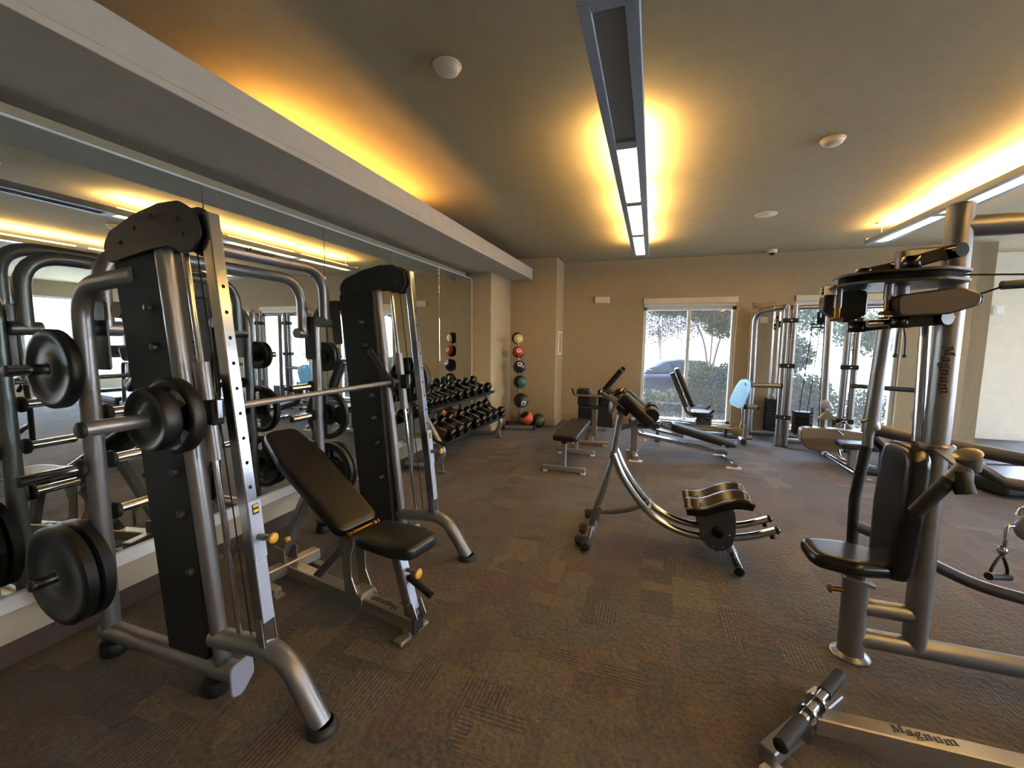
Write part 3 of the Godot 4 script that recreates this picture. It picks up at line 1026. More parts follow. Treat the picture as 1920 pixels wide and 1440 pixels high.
func smith_machine():
	var o := thing("smith_machine", "silver and black smith machine along the mirrors with a barbell on slanted rails", "smith machine", V3(-1.8, 0, -1.89))
	for k in 2:
		var z: float = [ZN, ZF][k]
		var s: float = [1.0, -1.0][k]          # outward
		# base, rear post, bent top
		var e := mb()
		tube(e, [V3(-2.485, 0.115, z), V3(-1.60, 0.115, z)], 0.043, 20)
		obj("base_tube", e, M.silver_paint, o)
		e = mb()
		plate(e, round_poly([V2(-0.055, 0.075), V2(0.045, 0.07), V2(0.05, -0.02), V2(-0.01, -0.075), V2(-0.055, -0.06)], 0.03), 0.012, fr(V3(-1.592, 0.115, z), V3(0, 0, -1), Y))
		obj("end_cap", e, M.light_plate, o)
		for x in [-2.44, -1.75]:
			e = mb()
			disc(e, V3(x, 0.033, z), Y, 0.055, 0.066, 20, 0.006)
			obj("foot", e, M.rubber, o)
		quick("rear_post", M.silver_paint, o, fillet([V3(PX, 0.115, z), V3(PX, 1.765, z), V3(-2.05, 1.80, z)], 0.17, 9), 0.038, 20)
		# slanted tube, front leg
		rod("upright_tube", M.silver_paint, o, V3(-1.70, 0.12, z), V3(-1.885, 1.90, z), 0.032, 20)
		quick("front_leg", M.silver_paint, o, fillet([V3(-1.74, 0.255, z), V3(-1.36, 0.285, z), V3(-1.185, 0.02, z)], 0.20, 9), 0.042, 20)
		e = mb()
		lathe(e, [V2(0.0, 0.0), V2(0.062, 0.0), V2(0.062, 0.012), V2(0.052, 0.03), V2(0.044, 0.034)], V3(-1.18, 0, z), Y, 24)
		obj("foot", e, M.rubber, o)
		# black counterweight housing
		e = mb()
		plate(e, round_poly([V2(-2.165, 1.86), V2(-1.875, 1.89), V2(-1.745, 0.22), V2(-1.79, 0.075), V2(-2.0, 0.085), V2(-2.015, 0.16)], 0.02, 3), 0.085, Transform3D(Basis(), V3(0, 0, z - 0.022 * s)), 0.006)
		var hs := obj("weight_housing", e, M.black_panel, o)
		for j in 6:
			var y: float = [1.66, 1.50, 1.14, 0.98, 0.80, 0.55][j]
			var x := lerpf(-1.735, -1.945, (y - 0.1) / 1.75) - 0.012
			e = mb()
			disc(e, V3(x - 0.02, y, z - s * 0.085), Z, 0.012, 0.05, 12)
			disc(e, V3(x - 0.02, y, z + s * 0.028), Z, 0.016, 0.03, 12)
			obj("catch_pin", e, M.grey_paint, hs)
		# top cap plates
		for d in [-1.0, 1.0]:
			e = mb()
			plate(e, round_poly([V2(-2.155, 1.84), V2(-2.175, 1.915), V2(-2.13, 1.97), V2(-1.98, 2.025), V2(-1.83, 2.055), V2(-1.72, 2.055), V2(-1.635, 2.01), V2(-1.61, 1.93), V2(-1.65, 1.865), V2(-1.72, 1.86), V2(-1.78, 1.89), V2(-1.88, 1.885)], 0.05, 5), 0.014, Transform3D(Basis(), V3(0, 0, z + d * 0.04)), 0.003)
			obj("top_cover", e, M.cap_grey, o)
		e = mb()
		plate(e, round_poly([V2(-2.15, 1.86), V2(-2.16, 1.93), V2(-1.93, 2.015), V2(-1.76, 2.03), V2(-1.75, 1.89), V2(-1.89, 1.90)], 0.03, 4), 0.068, Transform3D(Basis(), V3(0, 0, z)), 0.004)
		obj("cover_core", e, M.black_panel, o)
		e = mb()
		for bq in [V2(-2.06, 1.92), V2(-1.97, 1.97), V2(-1.87, 2.01), V2(-1.72, 1.99), V2(-1.70, 1.93)]:
			disc(e, V3(bq.x, bq.y, z + 0.048), Z, 0.008, 0.008, 10)
		obj("cover_bolt", e, M.black_panel, o)
		# perforated rail
		var ra := V3(-1.447, 0.30, z)
		var rb := V3(-1.622, 2.01, z)
		e = mb()
		bar(e, ra, rb, 0.05, 0.05, Z, 0.004)
		var rail := obj("guide_rail", e, M.rail_steel, o)
		var rd := (rb - ra).normalized()
		var rn := V3(rd.y, -rd.x, 0)
		e = mb()
		for j in 9:
			disc(e, ra + rd * ((0.95 + j * 0.098 - 0.30) / rd.y) + rn * 0.0245, rn, 0.0078, 0.003, 12)
		obj("hole", e, M.hole, rail)
		# light cover sleeve with caution label, pull pin
		e = mb()
		bar(e, ra + rd * 0.10 + rn * 0.028, ra + rd * 0.36 + rn * 0.028, 0.052, 0.008, Z, 0.002)
		bar(e, ra + rd * 0.36 + rn * 0.030, ra + rd * 0.60 + rn * 0.030, 0.056, 0.012, Z, 0.002)
		obj("rail_sleeve", e, M.light_plate, o)
		e = mb()
		bar(e, ra + rd * 0.545 + rn * 0.0372, ra + rd * 0.585 + rn * 0.0372, 0.028, 0.002, Z, 0.0005)
		var lb := obj("caution_label", e, M.hole, o)
		e = mb()
		for q in [0.552, 0.571]:
			bar(e, ra + rd * q + rn * 0.039, ra + rd * (q + 0.012) + rn * 0.039, 0.022, 0.002, Z, 0.0005)
		obj("yellow_band", e, M.placard_yellow, lb)
		var kp := ra + rd * 0.45
		e = mb()
		tube(e, [kp + rn * 0.02, kp + rn * 0.075], 0.014, 14)
		tube(e, [kp + rn * 0.07, kp + rn * 0.10], 0.008, 10)
		var pin := obj("pull_pin", e, M.silver_paint, o)
		e = mb()
		disc(e, kp + rn * 0.112, rn, 0.021, 0.018, 20, 0.006)
		obj("knob", e, M.yellow_knob, pin)
		e = mb()
		for d in [-1.0, 1.0]:
			bar(e, V3(-1.432, 0.26, z + d * 0.03), V3(-1.45, 0.42, z + d * 0.03), 0.006, 0.03, Z, 0.001)
		obj("rail_bracket", e, M.silver_paint, o)
		# guide rod with bearing, cable
		var ga := V3(-1.592, 0.30, z)
		var gb := V3(-1.765, 1.90, z)
		rod("guide_rod", M.chrome, o, ga, gb, 0.0125, 16)
		var gd := (gb - ga).normalized()
		var gc := ga + gd * ((1.243 - 0.30) / gd.y)
		e = mb()
		tube(e, [gc - gd * 0.20, gc - gd * 0.05], 0.028, 20)
		tube(e, [gc + gd * 0.05, gc + gd * 0.20], 0.028, 20)
		tube(e, [gc - gd * 0.05, gc + gd * 0.05], 0.026, 16)
		var cr := obj("bearing", e, M.silver_paint, o)
		e = mb()
		box(e, gc + V3(0.03, 0, 0), V3(0.06, 0.10, 0.05), 0.006)
		box(e, gc + V3(-0.045, 0, 0), V3(0.06, 0.12, 0.045), 0.006)
		obj("bearing_block", e, M.black_panel, cr)
		e = mb()
		box(e, gc + V3(0.062, 0.015, 0), V3(0.012, 0.075, 0.022), 0.002)
		obj("bearing_plate", e, M.rail_steel, cr)
		rod("cable", M.grip, o, gc + V3(0.065, 0.05, 0), V3(-1.70, 1.9, z), 0.003, 6)
		rod("cable", M.grip, o, gc + V3(0.065, -0.05, 0), V3(-1.53, 0.30, z), 0.003, 6)
		# brackets of the two cross arches
		e = mb()
		plate(e, round_poly([V2(-0.055, 0.16), V2(0.03, 0.16), V2(0.055, -0.16), V2(-0.02, -0.16)], 0.02), 0.014, Transform3D(Basis(), V3(-2.215, 1.66, z - s * 0.045)), 0.003)
		obj("arch_bracket", e, M.grey_paint, o)
		e = mb()
		plate(e, round_poly([V2(-0.05, 0.16), V2(0.05, 0.16), V2(0.05, -0.16), V2(-0.05, -0.16)], 0.02), 0.014, Transform3D(Basis(), V3(-2.44, 1.545, z - s * 0.06)), 0.003)
		obj("arch_bracket", e, M.grey_paint, o)
		# storage pegs: three outside, three inside
		for q in [[1.40, 1.0], [0.94, 1.0], [0.485, 1.0], [1.18, -1.0], [0.955, -1.0], [0.70, -1.0]]:
			var d: float = s * q[1]
			e = mb()
			tube(e, [V3(PX, q[0], z + d * 0.05), V3(PX, q[0], z + d * 0.255)], 0.0235, 18)
			var pg := obj("storage_peg", e, M.chrome, o)
			e = mb()
			disc(e, V3(PX, q[0], z + d * 0.058), Z, 0.042, 0.026, 20, 0.005)
			disc(e, V3(PX, q[0], z + d * 0.256), Z, 0.0235, 0.012, 16, 0.004)
			obj("collar", e, M.rubber, pg)
	# two arches across the back
	for q in [[-2.27, 1.66, 2.025], [-2.475, 1.58, 1.965]]:
		var zf := ZF + 0.095
		var zn := ZN - 0.095
		quick("cross_arch", M.silver_paint, o, fillet([V3(q[0], q[1], zn), V3(q[0], q[2], zn), V3(q[0], q[2], zf), V3(q[0], q[1], zf)], 0.20, 9), 0.036, 20)
		rod("arch_stub", M.silver_paint, o, V3(q[0], q[1], zf + 0.06), V3(q[0], q[1], ZF + 0.03), 0.037, 20)
		rod("arch_stub", M.silver_paint, o, V3(q[0], q[1], zn - 0.06), V3(q[0], q[1], ZN - 0.03), 0.037, 20)
	words("lettering", "Magnum", 0.032, M.text_dark, o, fr(V3(-2.27 + 0.0345, 2.037, -1.95), V3(0, 0, -1), V3(0.35, 1, 0)))
	# the bar
	var bx := -1.715
	var by := 1.243
	var e := mb()
	tube(e, [V3(bx, by, ZF), V3(bx, by, ZN)], 0.0155, 18)
	tube(e, [V3(bx, by, ZF - 0.01), V3(bx, by, ZF - 0.38)], 0.025, 18)
	tube(e, [V3(bx, by, ZN + 0.01), V3(bx, by, ZN + 0.385)], 0.025, 18)
	var br := obj("bar", e, M.silver_paint, o)
	e = mb()
	disc(e, V3(bx, by, ZN + 0.39), Z, 0.026, 0.02, 18, 0.005)
	disc(e, V3(bx, by, ZF - 0.385), Z, 0.026, 0.02, 18, 0.005)
	obj("end_cap", e, M.rubber, br)
	for k in 2:
		var z: float = [ZN - 0.07, ZF + 0.10][k]
		e = mb()
		disc(e, V3(bx, by, z), Z, 0.036, 0.03, 20)
		plate(e, round_poly([V2(-0.02, 0.035), V2(0.03, 0.01), V2(0.035, -0.02), V2(-0.02, -0.035)], 0.01), 0.02, Transform3D(Basis(), V3(bx, by, z)))
		bar(e, V3(bx - 0.005, by, z), V3(bx - 0.155, by + 0.20, z), 0.012, 0.045, Z, 0.003)
		disc(e, V3(bx - 0.16, by + 0.205, z), Z, 0.026, 0.014, 18)
		obj("safety_hook", e, M.grey_paint, br)
	# plates
	weight_plate("lone black weight plate high on the near post of the smith machine", V3(PX, 1.40, ZN + 0.11), 0.172, 0.05, false)
	weight_plate("large black weight plate nearest the camera, low on the near post of the smith machine", V3(PX, 0.485, ZN + 0.155), 0.225, 0.055, false)
	weight_plate("large black weight plate against the near post, low behind the nearest plate", V3(PX, 0.485, ZN + 0.095), 0.225, 0.055, false)
	weight_plate("small thick black weight plate on the outer end of the near bar sleeve", V3(bx, by, ZN + 0.185), 0.118, 0.06, false)
	weight_plate("black weight plate on the near bar sleeve beside the slanted rail", V3(bx, by, ZN + 0.115), 0.145, 0.05, true)
	weight_plate("small black weight plate next to the far post on its top peg", V3(PX, 1.40, ZF - 0.085), 0.115, 0.035, false)
	weight_plate("outer of the two small black weight plates on the top peg of the far post", V3(PX, 1.40, ZF - 0.125), 0.115, 0.035, false)
	weight_plate("black weight plate with three grip holes on the middle peg of the far post", V3(PX, 0.94, ZF - 0.095), 0.20, 0.045, true)
	weight_plate("large black weight plate against the far post, low behind the bench pad", V3(PX, 0.485, ZF - 0.095), 0.225, 0.045, true)
	weight_plate("outer large black weight plate on the bottom peg of the far post", V3(PX, 0.485, ZF - 0.15), 0.225, 0.045, true)
	weight_plate("black weight plate on the far bar sleeve, behind the far rail", V3(bx, by, ZF - 0.14), 0.165, 0.045, true)
	weight_plate("outer black weight plate on the far bar sleeve", V3(bx, by, ZF - 0.20), 0.145, 0.04, true)

func arc_block(st: SurfaceTool, r0: float, r1: float, a0: float, a1: float, t: float):
	lathe(st, [V2(r0, -t / 2), V2(r1, -t / 2)], V0, Z, 8, a0, a1)
	lathe(st, [V2(r1, t / 2), V2(r0, t / 2)], V0, Z, 8, a0, a1)
	var u := Z.cross(Y)
	var v := Z.cross(u)
	for a in [a0, a1]:
		var e := u * cos(a) + v * sin(a)
		var n := (-u * sin(a) + v * cos(a)) * (1.0 if a == a1 else -1.0)
		quad(st, e * r0 - Z * t / 2, e * r1 - Z * t / 2, e * r1 + Z * t / 2, e * r0 + Z * t / 2, n)

func weight_plate(label: String, at: Vector3, R: float, t: float, holes: bool):
	var o := thing("weight_plate", label, "weight plate", at, false)
	var key := [R, t, holes]
	if not plate_cache.has(key):
		var st := mb()
		var ri := R * 0.78
		if holes:
			lathe(st, [V2(0.026, -t * 0.4), V2(R * 0.42, -t * 0.4), V2(R * 0.44, -t * 0.25), V2(R * 0.44, t * 0.25), V2(R * 0.42, t * 0.4), V2(0.026, t * 0.4), V2(0.026, -t * 0.4)], V0, Z, 40)
			lathe(st, [V2(ri, -t * 0.38), V2(R * 0.85, -t * 0.5), V2(R * 0.96, -t * 0.5), V2(R, -t * 0.38), V2(R, t * 0.38), V2(R * 0.96, t * 0.5), V2(R * 0.85, t * 0.5), V2(ri, t * 0.38), V2(ri, -t * 0.38)], V0, Z, 40)
			for k in 3:
				arc_block(st, R * 0.43, R * 0.80, TAU * k / 3.0 + 0.5, TAU * (k + 1) / 3.0 - 0.5, t * 0.45)
		else:
			lathe(st, [V2(0.026, -t * 0.42), V2(R * 0.36, -t * 0.42), V2(R * 0.42, -t * 0.3), V2(R * 0.74, -t * 0.3), V2(R * 0.82, -t * 0.5), V2(R * 0.94, -t * 0.5), V2(R, -t * 0.34), V2(R, t * 0.34), V2(R * 0.94, t * 0.5), V2(R * 0.82, t * 0.5), V2(R * 0.74, t * 0.3), V2(R * 0.42, t * 0.3), V2(R * 0.36, t * 0.42), V2(0.026, t * 0.42), V2(0.026, -t * 0.42)], V0, Z, 40)
		st.set_material(M.rubber_plate)
		var s2 := mb()
		lathe(s2, [V2(0.0255, -t * 0.45), V2(0.036, -t * 0.45), V2(0.036, t * 0.45), V2(0.0255, t * 0.45)], V0, Z, 24)
		s2.set_material(M.grey_paint)
		plate_cache[key] = [st.commit(), s2.commit()]
	for k in 2:
		var m := MeshInstance3D.new()
		m.name = ["disc", "hub_ring"][k]
		m.mesh = plate_cache[key][k]
		o.add_child(m, true)

# ======================= adjustable bench in the smith machine =======================
func smith_bench():
	var o := thing("adjustable_bench", "adjustable incline bench with black pads standing inside the smith machine", "bench", V3(-1.158, 0, -1.79), false, deg_to_rad(169.0))
	var e := mb()
	bar(e, V3(-0.06, 0.075, 0), V3(1.10, 0.075, 0), 0.075, 0.075, Z, 0.006)
	var base := obj("base_beam", e, M.brushed, o)
	words("lettering", "Magnum", 0.032, M.text_dark, base, fr(V3(0.17, 0.1135, 0.0), V3(1, 0, 0), V3(0, 0, -1)))
	block("end_cap", M.rubber, o, V3(-0.065, 0.073, 0), V3(0.012, 0.08, 0.08), 0.003)
	# front and rear feet
	e = mb()
	for s in [-1, 1]:
		box(e, V3(-0.02, 0.012, s * 0.065), V3(0.06, 0.02, 0.08), 0.003)
	box(e, V3(-0.02, 0.03, 0), V3(0.05, 0.03, 0.09), 0.003)
	obj("front_foot", e, M.brushed, o)
	e = mb()
	bar(e, V3(1.02, 0.085, -0.20), V3(1.02, 0.085, 0.20), 0.07, 0.07, X, 0.006)
	obj("rear_crossbar", e, M.brushed, o)
	for s in [-1, 1]:
		e = mb()
		box(e, V3(0.97, 0.025, s * 0.16), V3(0.16, 0.05, 0.05), 0.003)
		box(e, V3(0.90, 0.008, s * 0.16), V3(0.07, 0.016, 0.06), 0.002)
		obj("rear_foot", e, M.brushed, o)
	# curved upright plates
	for s in [-1, 1]:
		e = mb()
		plate(e, round_poly([V2(0.30, 0.07), V2(0.42, 0.07), V2(0.455, 0.40), V2(0.44, 0.50), V2(0.36, 0.50), V2(0.345, 0.42), V2(0.375, 0.33), V2(0.37, 0.22), V2(0.33, 0.14), V2(0.285, 0.12)], 0.03, 4), 0.008, Transform3D(Basis(), V3(0, 0, s * 0.05)), 0.0015)
		obj("upright_plate", e, M.brushed, o)
	block("upright_foot", M.brushed, o, V3(0.345, 0.125, 0), V3(0.10, 0.03, 0.10), 0.003)
	e = mb()
	bar(e, V3(0.74, 0.09, 0), V3(0.43, 0.40, 0), 0.05, 0.05, Z, 0.004)
	obj("brace", e, M.silver_paint, o)
	# front ladder post
	e = mb()
	bar(e, V3(-0.035, 0.09, 0), V3(0.075, 0.46, 0), 0.055, 0.055, Z, 0.004)
	var post := obj("ladder_post", e, M.silver_paint, o)
	e = mb()
	bar(e, V3(-0.052, 0.15, 0), V3(0.045, 0.455, 0), 0.05, 0.008, Z, 0.002)
	obj("scale_plate", e, M.light_plate, post)
	e = mb()
	for s in [-1, 1]:
		bar(e, V3(-0.075, 0.115, s * 0.032), V3(-0.04, 0.19, s * 0.032), 0.005, 0.045, Z, 0.001)
	obj("bracket", e, M.brushed, post)
	e = mb()
	tube(e, [V3(0.0, 0.35, 0), V3(-0.065, 0.35, 0)], 0.011, 12)
	var pin := obj("pull_pin", e, M.silver_paint, o)
	e = mb()
	disc(e, V3(-0.075, 0.35, 0), X, 0.026, 0.016, 20, 0.005)
	obj("knob", e, M.yellow_knob, pin)
	e = mb()
	tube(e, [V3(-0.01, 0.315, 0), V3(-0.16, 0.26, 0)], 0.019, 16)
	obj("handle", e, M.maroon_grip, o)
	# seat and back pad
	e = mb()
	pad(e, round_poly([V2(-0.125, -0.11), V2(-0.125, 0.11), V2(0.0, 0.135), V2(0.285, 0.125), V2(0.285, -0.125), V2(0.0, -0.135)], 0.08, 6), 0.068, fr(V3(0, 0.50, 0), V3(1, -0.04, 0), V3(0, 0, -1)), 0.022)
	obj("seat_pad", e, M.vinyl, o)
	block("seat_carrier", M.silver_paint, o, V3(0.16, 0.45, 0), V3(0.30, 0.04, 0.06))
	var d := V3(0.80, 0.50, 0).normalized()
	e = mb()
	pad(e, round_poly([V2(0, -0.135), V2(0, 0.135), V2(0.60, 0.145), V2(0.86, 0.10), V2(0.86, -0.10), V2(0.60, -0.145)], 0.07, 6), 0.068, fr(V3(0.35, 0.495, 0), d, V3(0, 0, -1)), 0.022)
	obj("back_pad", e, M.vinyl, o)
	e = mb()
	bar(e, V3(0.41, 0.465, 0), V3(0.41, 0.465, 0) + d * 0.70, 0.05, 0.05, Z, 0.004)
	obj("back_carrier", e, M.silver_paint, o)
	e = mb()
	tube(e, [V3(0.325, 0.50, -0.11), V3(0.325, 0.50, 0.11)], 0.012, 12)
	for s in [-0.10, -0.07, 0.07, 0.10]:
		disc(e, V3(0.325, 0.50, s), Z, 0.019, 0.012, 14)
	obj("hinge", e, M.brass, o)
	# notched support arm behind the pad
	e = mb()
	bar(e, V3(1.10, 0.13, 0), V3(0.78, 0.64, 0), 0.06, 0.045, Z, 0.004)
	var arm := obj("support_arm", e, M.silver_paint, o)
	e = mb()
	for s in [-1, 1]:
		box(e, V3(1.05, 0.15, s * 0.042), V3(0.10, 0.12, 0.008), 0.002)
	obj("hinge_plate", e, M.brushed, o)
	e = mb()
	disc(e, V3(0.95, 0.30, -0.05), Z, 0.016, 0.03, 14)
	obj("knob", e, M.yellow_knob, arm)
	rod("guide_pin", M.chrome, o, V3(1.03, 0.22, -0.14), V3(1.03, 0.40, -0.14), 0.010, 10)

# ======================= dumbbells and medicine balls =======================
func dumbbells():
	var o := thing("dumbbell_rack", "two-tier dumbbell rack with bent metal ends along the mirror", "rack", V3(-2.45, 0, -5.2))
	for z in [-4.24, -6.16]:
		quick("end_frame", M.silver_paint, o, fillet([V3(-2.60, 0.86, z), V3(-2.22, 0.26, z), V3(-2.30, 0.07, z), V3(-2.74, 0.05, z)], 0.14, 8), 0.033, 16)
		rod("post", M.silver_paint, o, V3(-2.66, 0.06, z), V3(-2.66, 0.80, z), 0.028, 14)
		var e := mb()
		bar(e, V3(-2.27, 0.21, z), V3(-2.24, 0.02, z), 0.02, 0.02, Z, 0.003)
		box(e, V3(-2.26, 0.01, z), V3(0.10, 0.018, 0.06), 0.003)
		obj("foot", e, M.silver_paint, o)
		e = mb()
		bar(e, V3(-2.66, 0.40, z), V3(-2.36, 0.40, z), 0.04, 0.03, Z, 0.003)
		obj("shelf_arm", e, M.silver_paint, o)
	for q in [[-2.53, 0.775, 0.42], [-2.345, 0.40, 0.40]]:
		var ax := V3(cos(-0.36), sin(-0.36), 0)
		var e := mb()
		bar(e, V3(q[0], q[1], -6.22), V3(q[0], q[1], -4.18), 0.34, 0.02, ax, 0.004)
		bar(e, V3(q[0], q[1], -6.22) + ax * 0.175 + V3(0, 0.012, 0), V3(q[0], q[1], -4.18) + ax * 0.175 + V3(0, 0.012, 0), 0.015, 0.045, ax, 0.003)
		obj("shelf", e, M.black_panel, o)
	var nth := ["nearest", "second", "third", "fourth", "fifth", "sixth", "seventh", "eighth", "ninth", "tenth", "eleventh"]
	var up := [[-4.28, 0.046], [-4.40, 0.048], [-4.52, 0.050], [-4.65, 0.052], [-4.79, 0.055], [-4.99, 0.066], [-5.21, 0.070], [-5.44, 0.074], [-5.69, 0.076], [-5.95, 0.078]]
	for i in up.size():
		dumbbell(V3(-2.53, 0.785, up[i][0]), up[i][1], "%s black dumbbell from the camera end of the rack's upper shelf" % nth[i], "dumbbells on the upper shelf")
	var low := [[-4.36, 0.074], [-4.57, 0.076], [-4.79, 0.078], [-5.10, 0.074], [-5.32, 0.076], [-5.55, 0.078], [-5.78, 0.08], [-6.03, 0.082]]
	for i in low.size():
		dumbbell(V3(-2.345, 0.41, low[i][0]), low[i][1], "%s black dumbbell from the camera end of the rack's lower shelf" % nth[i], "dumbbells on the lower shelf")

var db_cache := {}
func dumbbell(at: Vector3, R: float, label: String, group: String):
	var tilt := -0.36
	var up := V3(-sin(tilt), cos(tilt), 0)
	var o := thing("dumbbell", label, "dumbbell", at + up * (R + 0.012), false, 0.0, group)
	o.rotation.z = tilt
	if not db_cache.has(R):
		var st := mb()
		var L := 0.045 + R * 0.55
		var head := []
		for s in [-1.0, 1.0]:
			var h := mb()
			var a := V2(R * 0.55, 0.055)
			lathe(h, [V2(0.0, 0.0), V2(R * 0.8, 0.0), V2(R, R * 0.22), V2(R, R * 0.9), V2(R * 0.82, R * 1.12), V2(R * 0.62, R * 1.12), V2(R * 0.58, R * 1.06), V2(0, R * 1.06)], V3(s * L, 0, 0), V3(s, 0, 0), 20)
			h.set_material(M.black_gloss)
			head.append(h.commit())
		lathe(st, [V2(0.013, -L), V2(0.0165, -L * 0.5), V2(0.0175, 0), V2(0.0165, L * 0.5), V2(0.013, L)], V0, X, 14)
		st.set_material(M.chrome)
		db_cache[R] = [st.commit(), head[0], head[1]]
	for k in 3:
		var m := MeshInstance3D.new()
		m.name = ["handle", "head", "head_001"][k]
		m.mesh = db_cache[R][k]
		o.add_child(m, true)

func med_ball(at: Vector3, R: float, base: Material, patch: Material, dir: Vector3, wide: float, label: String, logo := true):
	var o := thing("medicine_ball", label, "medicine ball", at - V3(0, R, 0), true, 0.0, "")
	var st := mb()
	ball(st, at, R, Y, 28)
	obj("shell", st, base, o)
	if patch != null:
		st = mb()
		var prof := []
		for i in 9:
			var a := wide * (1.0 - float(i) / 8)
			prof.append(V2(sin(a) * (R + 0.002), cos(a) * (R + 0.002)))
		lathe(st, prof, at, dir, 28)
		obj("panel", st, patch, o)
	if logo:
		st = mb()
		var prof := []
		for i in 5:
			var a := 0.36 * (1.0 - float(i) / 4)
			prof.append(V2(sin(a) * (R + 0.004), cos(a) * (R + 0.004)))
		lathe(st, prof, at, dir, 20)
		obj("emblem", st, M.white_plastic, o)
		st = mb()
		prof = []
		for i in 4:
			var a := 0.17 * (1.0 - float(i) / 3)
			prof.append(V2(sin(a) * (R + 0.0055), cos(a) * (R + 0.0055)))
		lathe(st, prof, at, dir, 16)
		obj("emblem_centre", st, patch if patch != null else base, o)

func ball_tree():
	var o := thing("ball_rack", "tall slim medicine ball tree with five arms in the far left corner", "rack", V3(-2.2, 0, -7.0))
	var e := mb()
	bar(e, V3(-2.37, 0.045, -6.76), V3(-1.90, 0.045, -6.93), 0.05, 0.06, V3(0.35, 0, 1), 0.004)
	obj("front_bar", e, M.silver_paint, o)
	e = mb()
	bar(e, V3(-2.43, 0.045, -7.12), V3(-2.02, 0.045, -7.26), 0.05, 0.06, V3(0.35, 0, 1), 0.004)
	obj("rear_bar", e, M.silver_paint, o)
	e = mb()
	bar(e, V3(-2.14, 0.045, -6.85), V3(-2.23, 0.045, -7.19), 0.06, 0.05, X, 0.004)
	obj("spine", e, M.silver_paint, o)
	for q in [[-2.385, -6.755], [-1.885, -6.935], [-2.445, -7.115], [-2.005, -7.265]]:
		block("end_cap", M.rubber, o, V3(q[0], 0.04, q[1]), V3(0.035, 0.078, 0.065), 0.004)
	e = mb()
	bar(e, V3(-2.21, 0.05, -7.10), V3(-2.245, 1.52, -7.10), 0.03, 0.07, X, 0.004)
	obj("pole", e, M.silver_paint, o)
	var cs := [V3(-2.19, 1.583, -6.854), V3(-2.167, 1.347, -6.854), V3(-2.144, 1.092, -6.854), V3(-2.132, 0.834, -6.854), V3(-2.109, 0.511, -6.854)]
	var rs := [0.10, 0.10, 0.112, 0.114, 0.128]
	for i in 5:
		var c: Vector3 = cs[i]
		e = mb()
		tube(e, fillet([V3(-2.22 - 0.015 * c.y, c.y - 0.02, -7.08), V3(-2.19, c.y - rs[i] * 0.85, -6.98), c + V3(0.0, -rs[i] - 0.008, 0.02), c + V3(0.03, -rs[i] * 0.72, rs[i] * 0.9)], 0.05, 5), 0.008, 8)
		obj("arm", e, M.silver_paint, o)
	var blk := mat("ball_black", Color(0.04, 0.04, 0.04), 0.55)
	var f := V3(0.30, 0.0, 0.95)
	med_ball(cs[0], rs[0], blk, mat("ball_yellow", Color(0.72, 0.66, 0.34), 0.5), (f + V3(0.45, -0.25, 0)).normalized(), 0.95, "black and yellow medicine ball, top of the tree")
	med_ball(cs[1], rs[1], blk, mat("ball_red", Color(0.62, 0.13, 0.09), 0.5), (f + V3(0.05, 0.30, 0)).normalized(), 1.05, "red and black medicine ball, second from the top of the tree")
	med_ball(cs[2], rs[2], mat("ball_navy", Color(0.10, 0.10, 0.18), 0.4), null, (f + V3(0.05, 0.55, 0)).normalized(), 1.0, "navy medicine ball, middle of the tree")
	med_ball(cs[3], rs[3], blk, mat("ball_teal", Color(0.05, 0.27, 0.26), 0.5), (f + V3(0.8, 0.0, 0)).normalized(), 0.85, "black and teal medicine ball, fourth from the top of the tree", false)
	med_ball(cs[4], rs[4], mat("ball_charcoal", Color(0.06, 0.05, 0.055), 0.45), null, (f + V3(0.45, -0.35, 0)).normalized(), 1.0, "large charcoal medicine ball with a white emblem, bottom of the tree")
	med_ball(V3(-2.04, 0.188, -6.98), 0.115, mat("ball_orange", Color(0.78, 0.30, 0.10), 0.5), blk, V3(-0.35, 0.75, 0.45).normalized(), 0.85, "orange and black medicine ball on the base of the ball tree", false)
	med_ball(V3(-1.87, 0.125, -7.16), 0.125, mat("ball_green", Color(0.10, 0.14, 0.08), 0.5), mat("ball_pale", Color(0.35, 0.38, 0.28), 0.5), V3(0.3, -0.1, 0.9).normalized(), 0.5, "dark green medicine ball on the floor beside the orange one", false)

# ======================= middle floor =======================
func flat_bench():
	var o := thing("flat_bench", "low flat bench with a black pad on two posts, left of the curved ab machine", "bench", V3(-0.92, 0, -5.2))
	var e := mb()
	pad(e, rrect(0.30, 1.14, 0.05, 6), 0.075, fr(V3(-0.905, 0.425, -5.23), X, V3(0, 0, -1)), 0.025)
	obj("seat_pad", e, M.vinyl, o)
	e = mb()
	bar(e, V3(-0.93, 0.365, -4.75), V3(-0.93, 0.365, -5.72), 0.06, 0.04, X, 0.004)
	obj("beam", e, M.black_panel, o)
	for z in [-4.80, -5.64]:
		e = mb()
		bar(e, V3(-0.935, 0.03, z), V3(-0.935, 0.36, z), 0.06, 0.05, Z, 0.004)
		obj("leg", e, M.brushed, o)
		e = mb()
		bar(e, V3(-1.19, 0.045, z + 0.04), V3(-0.675, 0.045, z + 0.04), 0.06, 0.05, Z, 0.004)
		var ft := obj("foot_bar", e, M.brushed, o)
		for x in [-1.15, -0.70]:
			block("foot_pad", M.white_plastic, ft, V3(x, 0.010, z + 0.05), V3(0.05, 0.02, 0.08), 0.003).position = V0

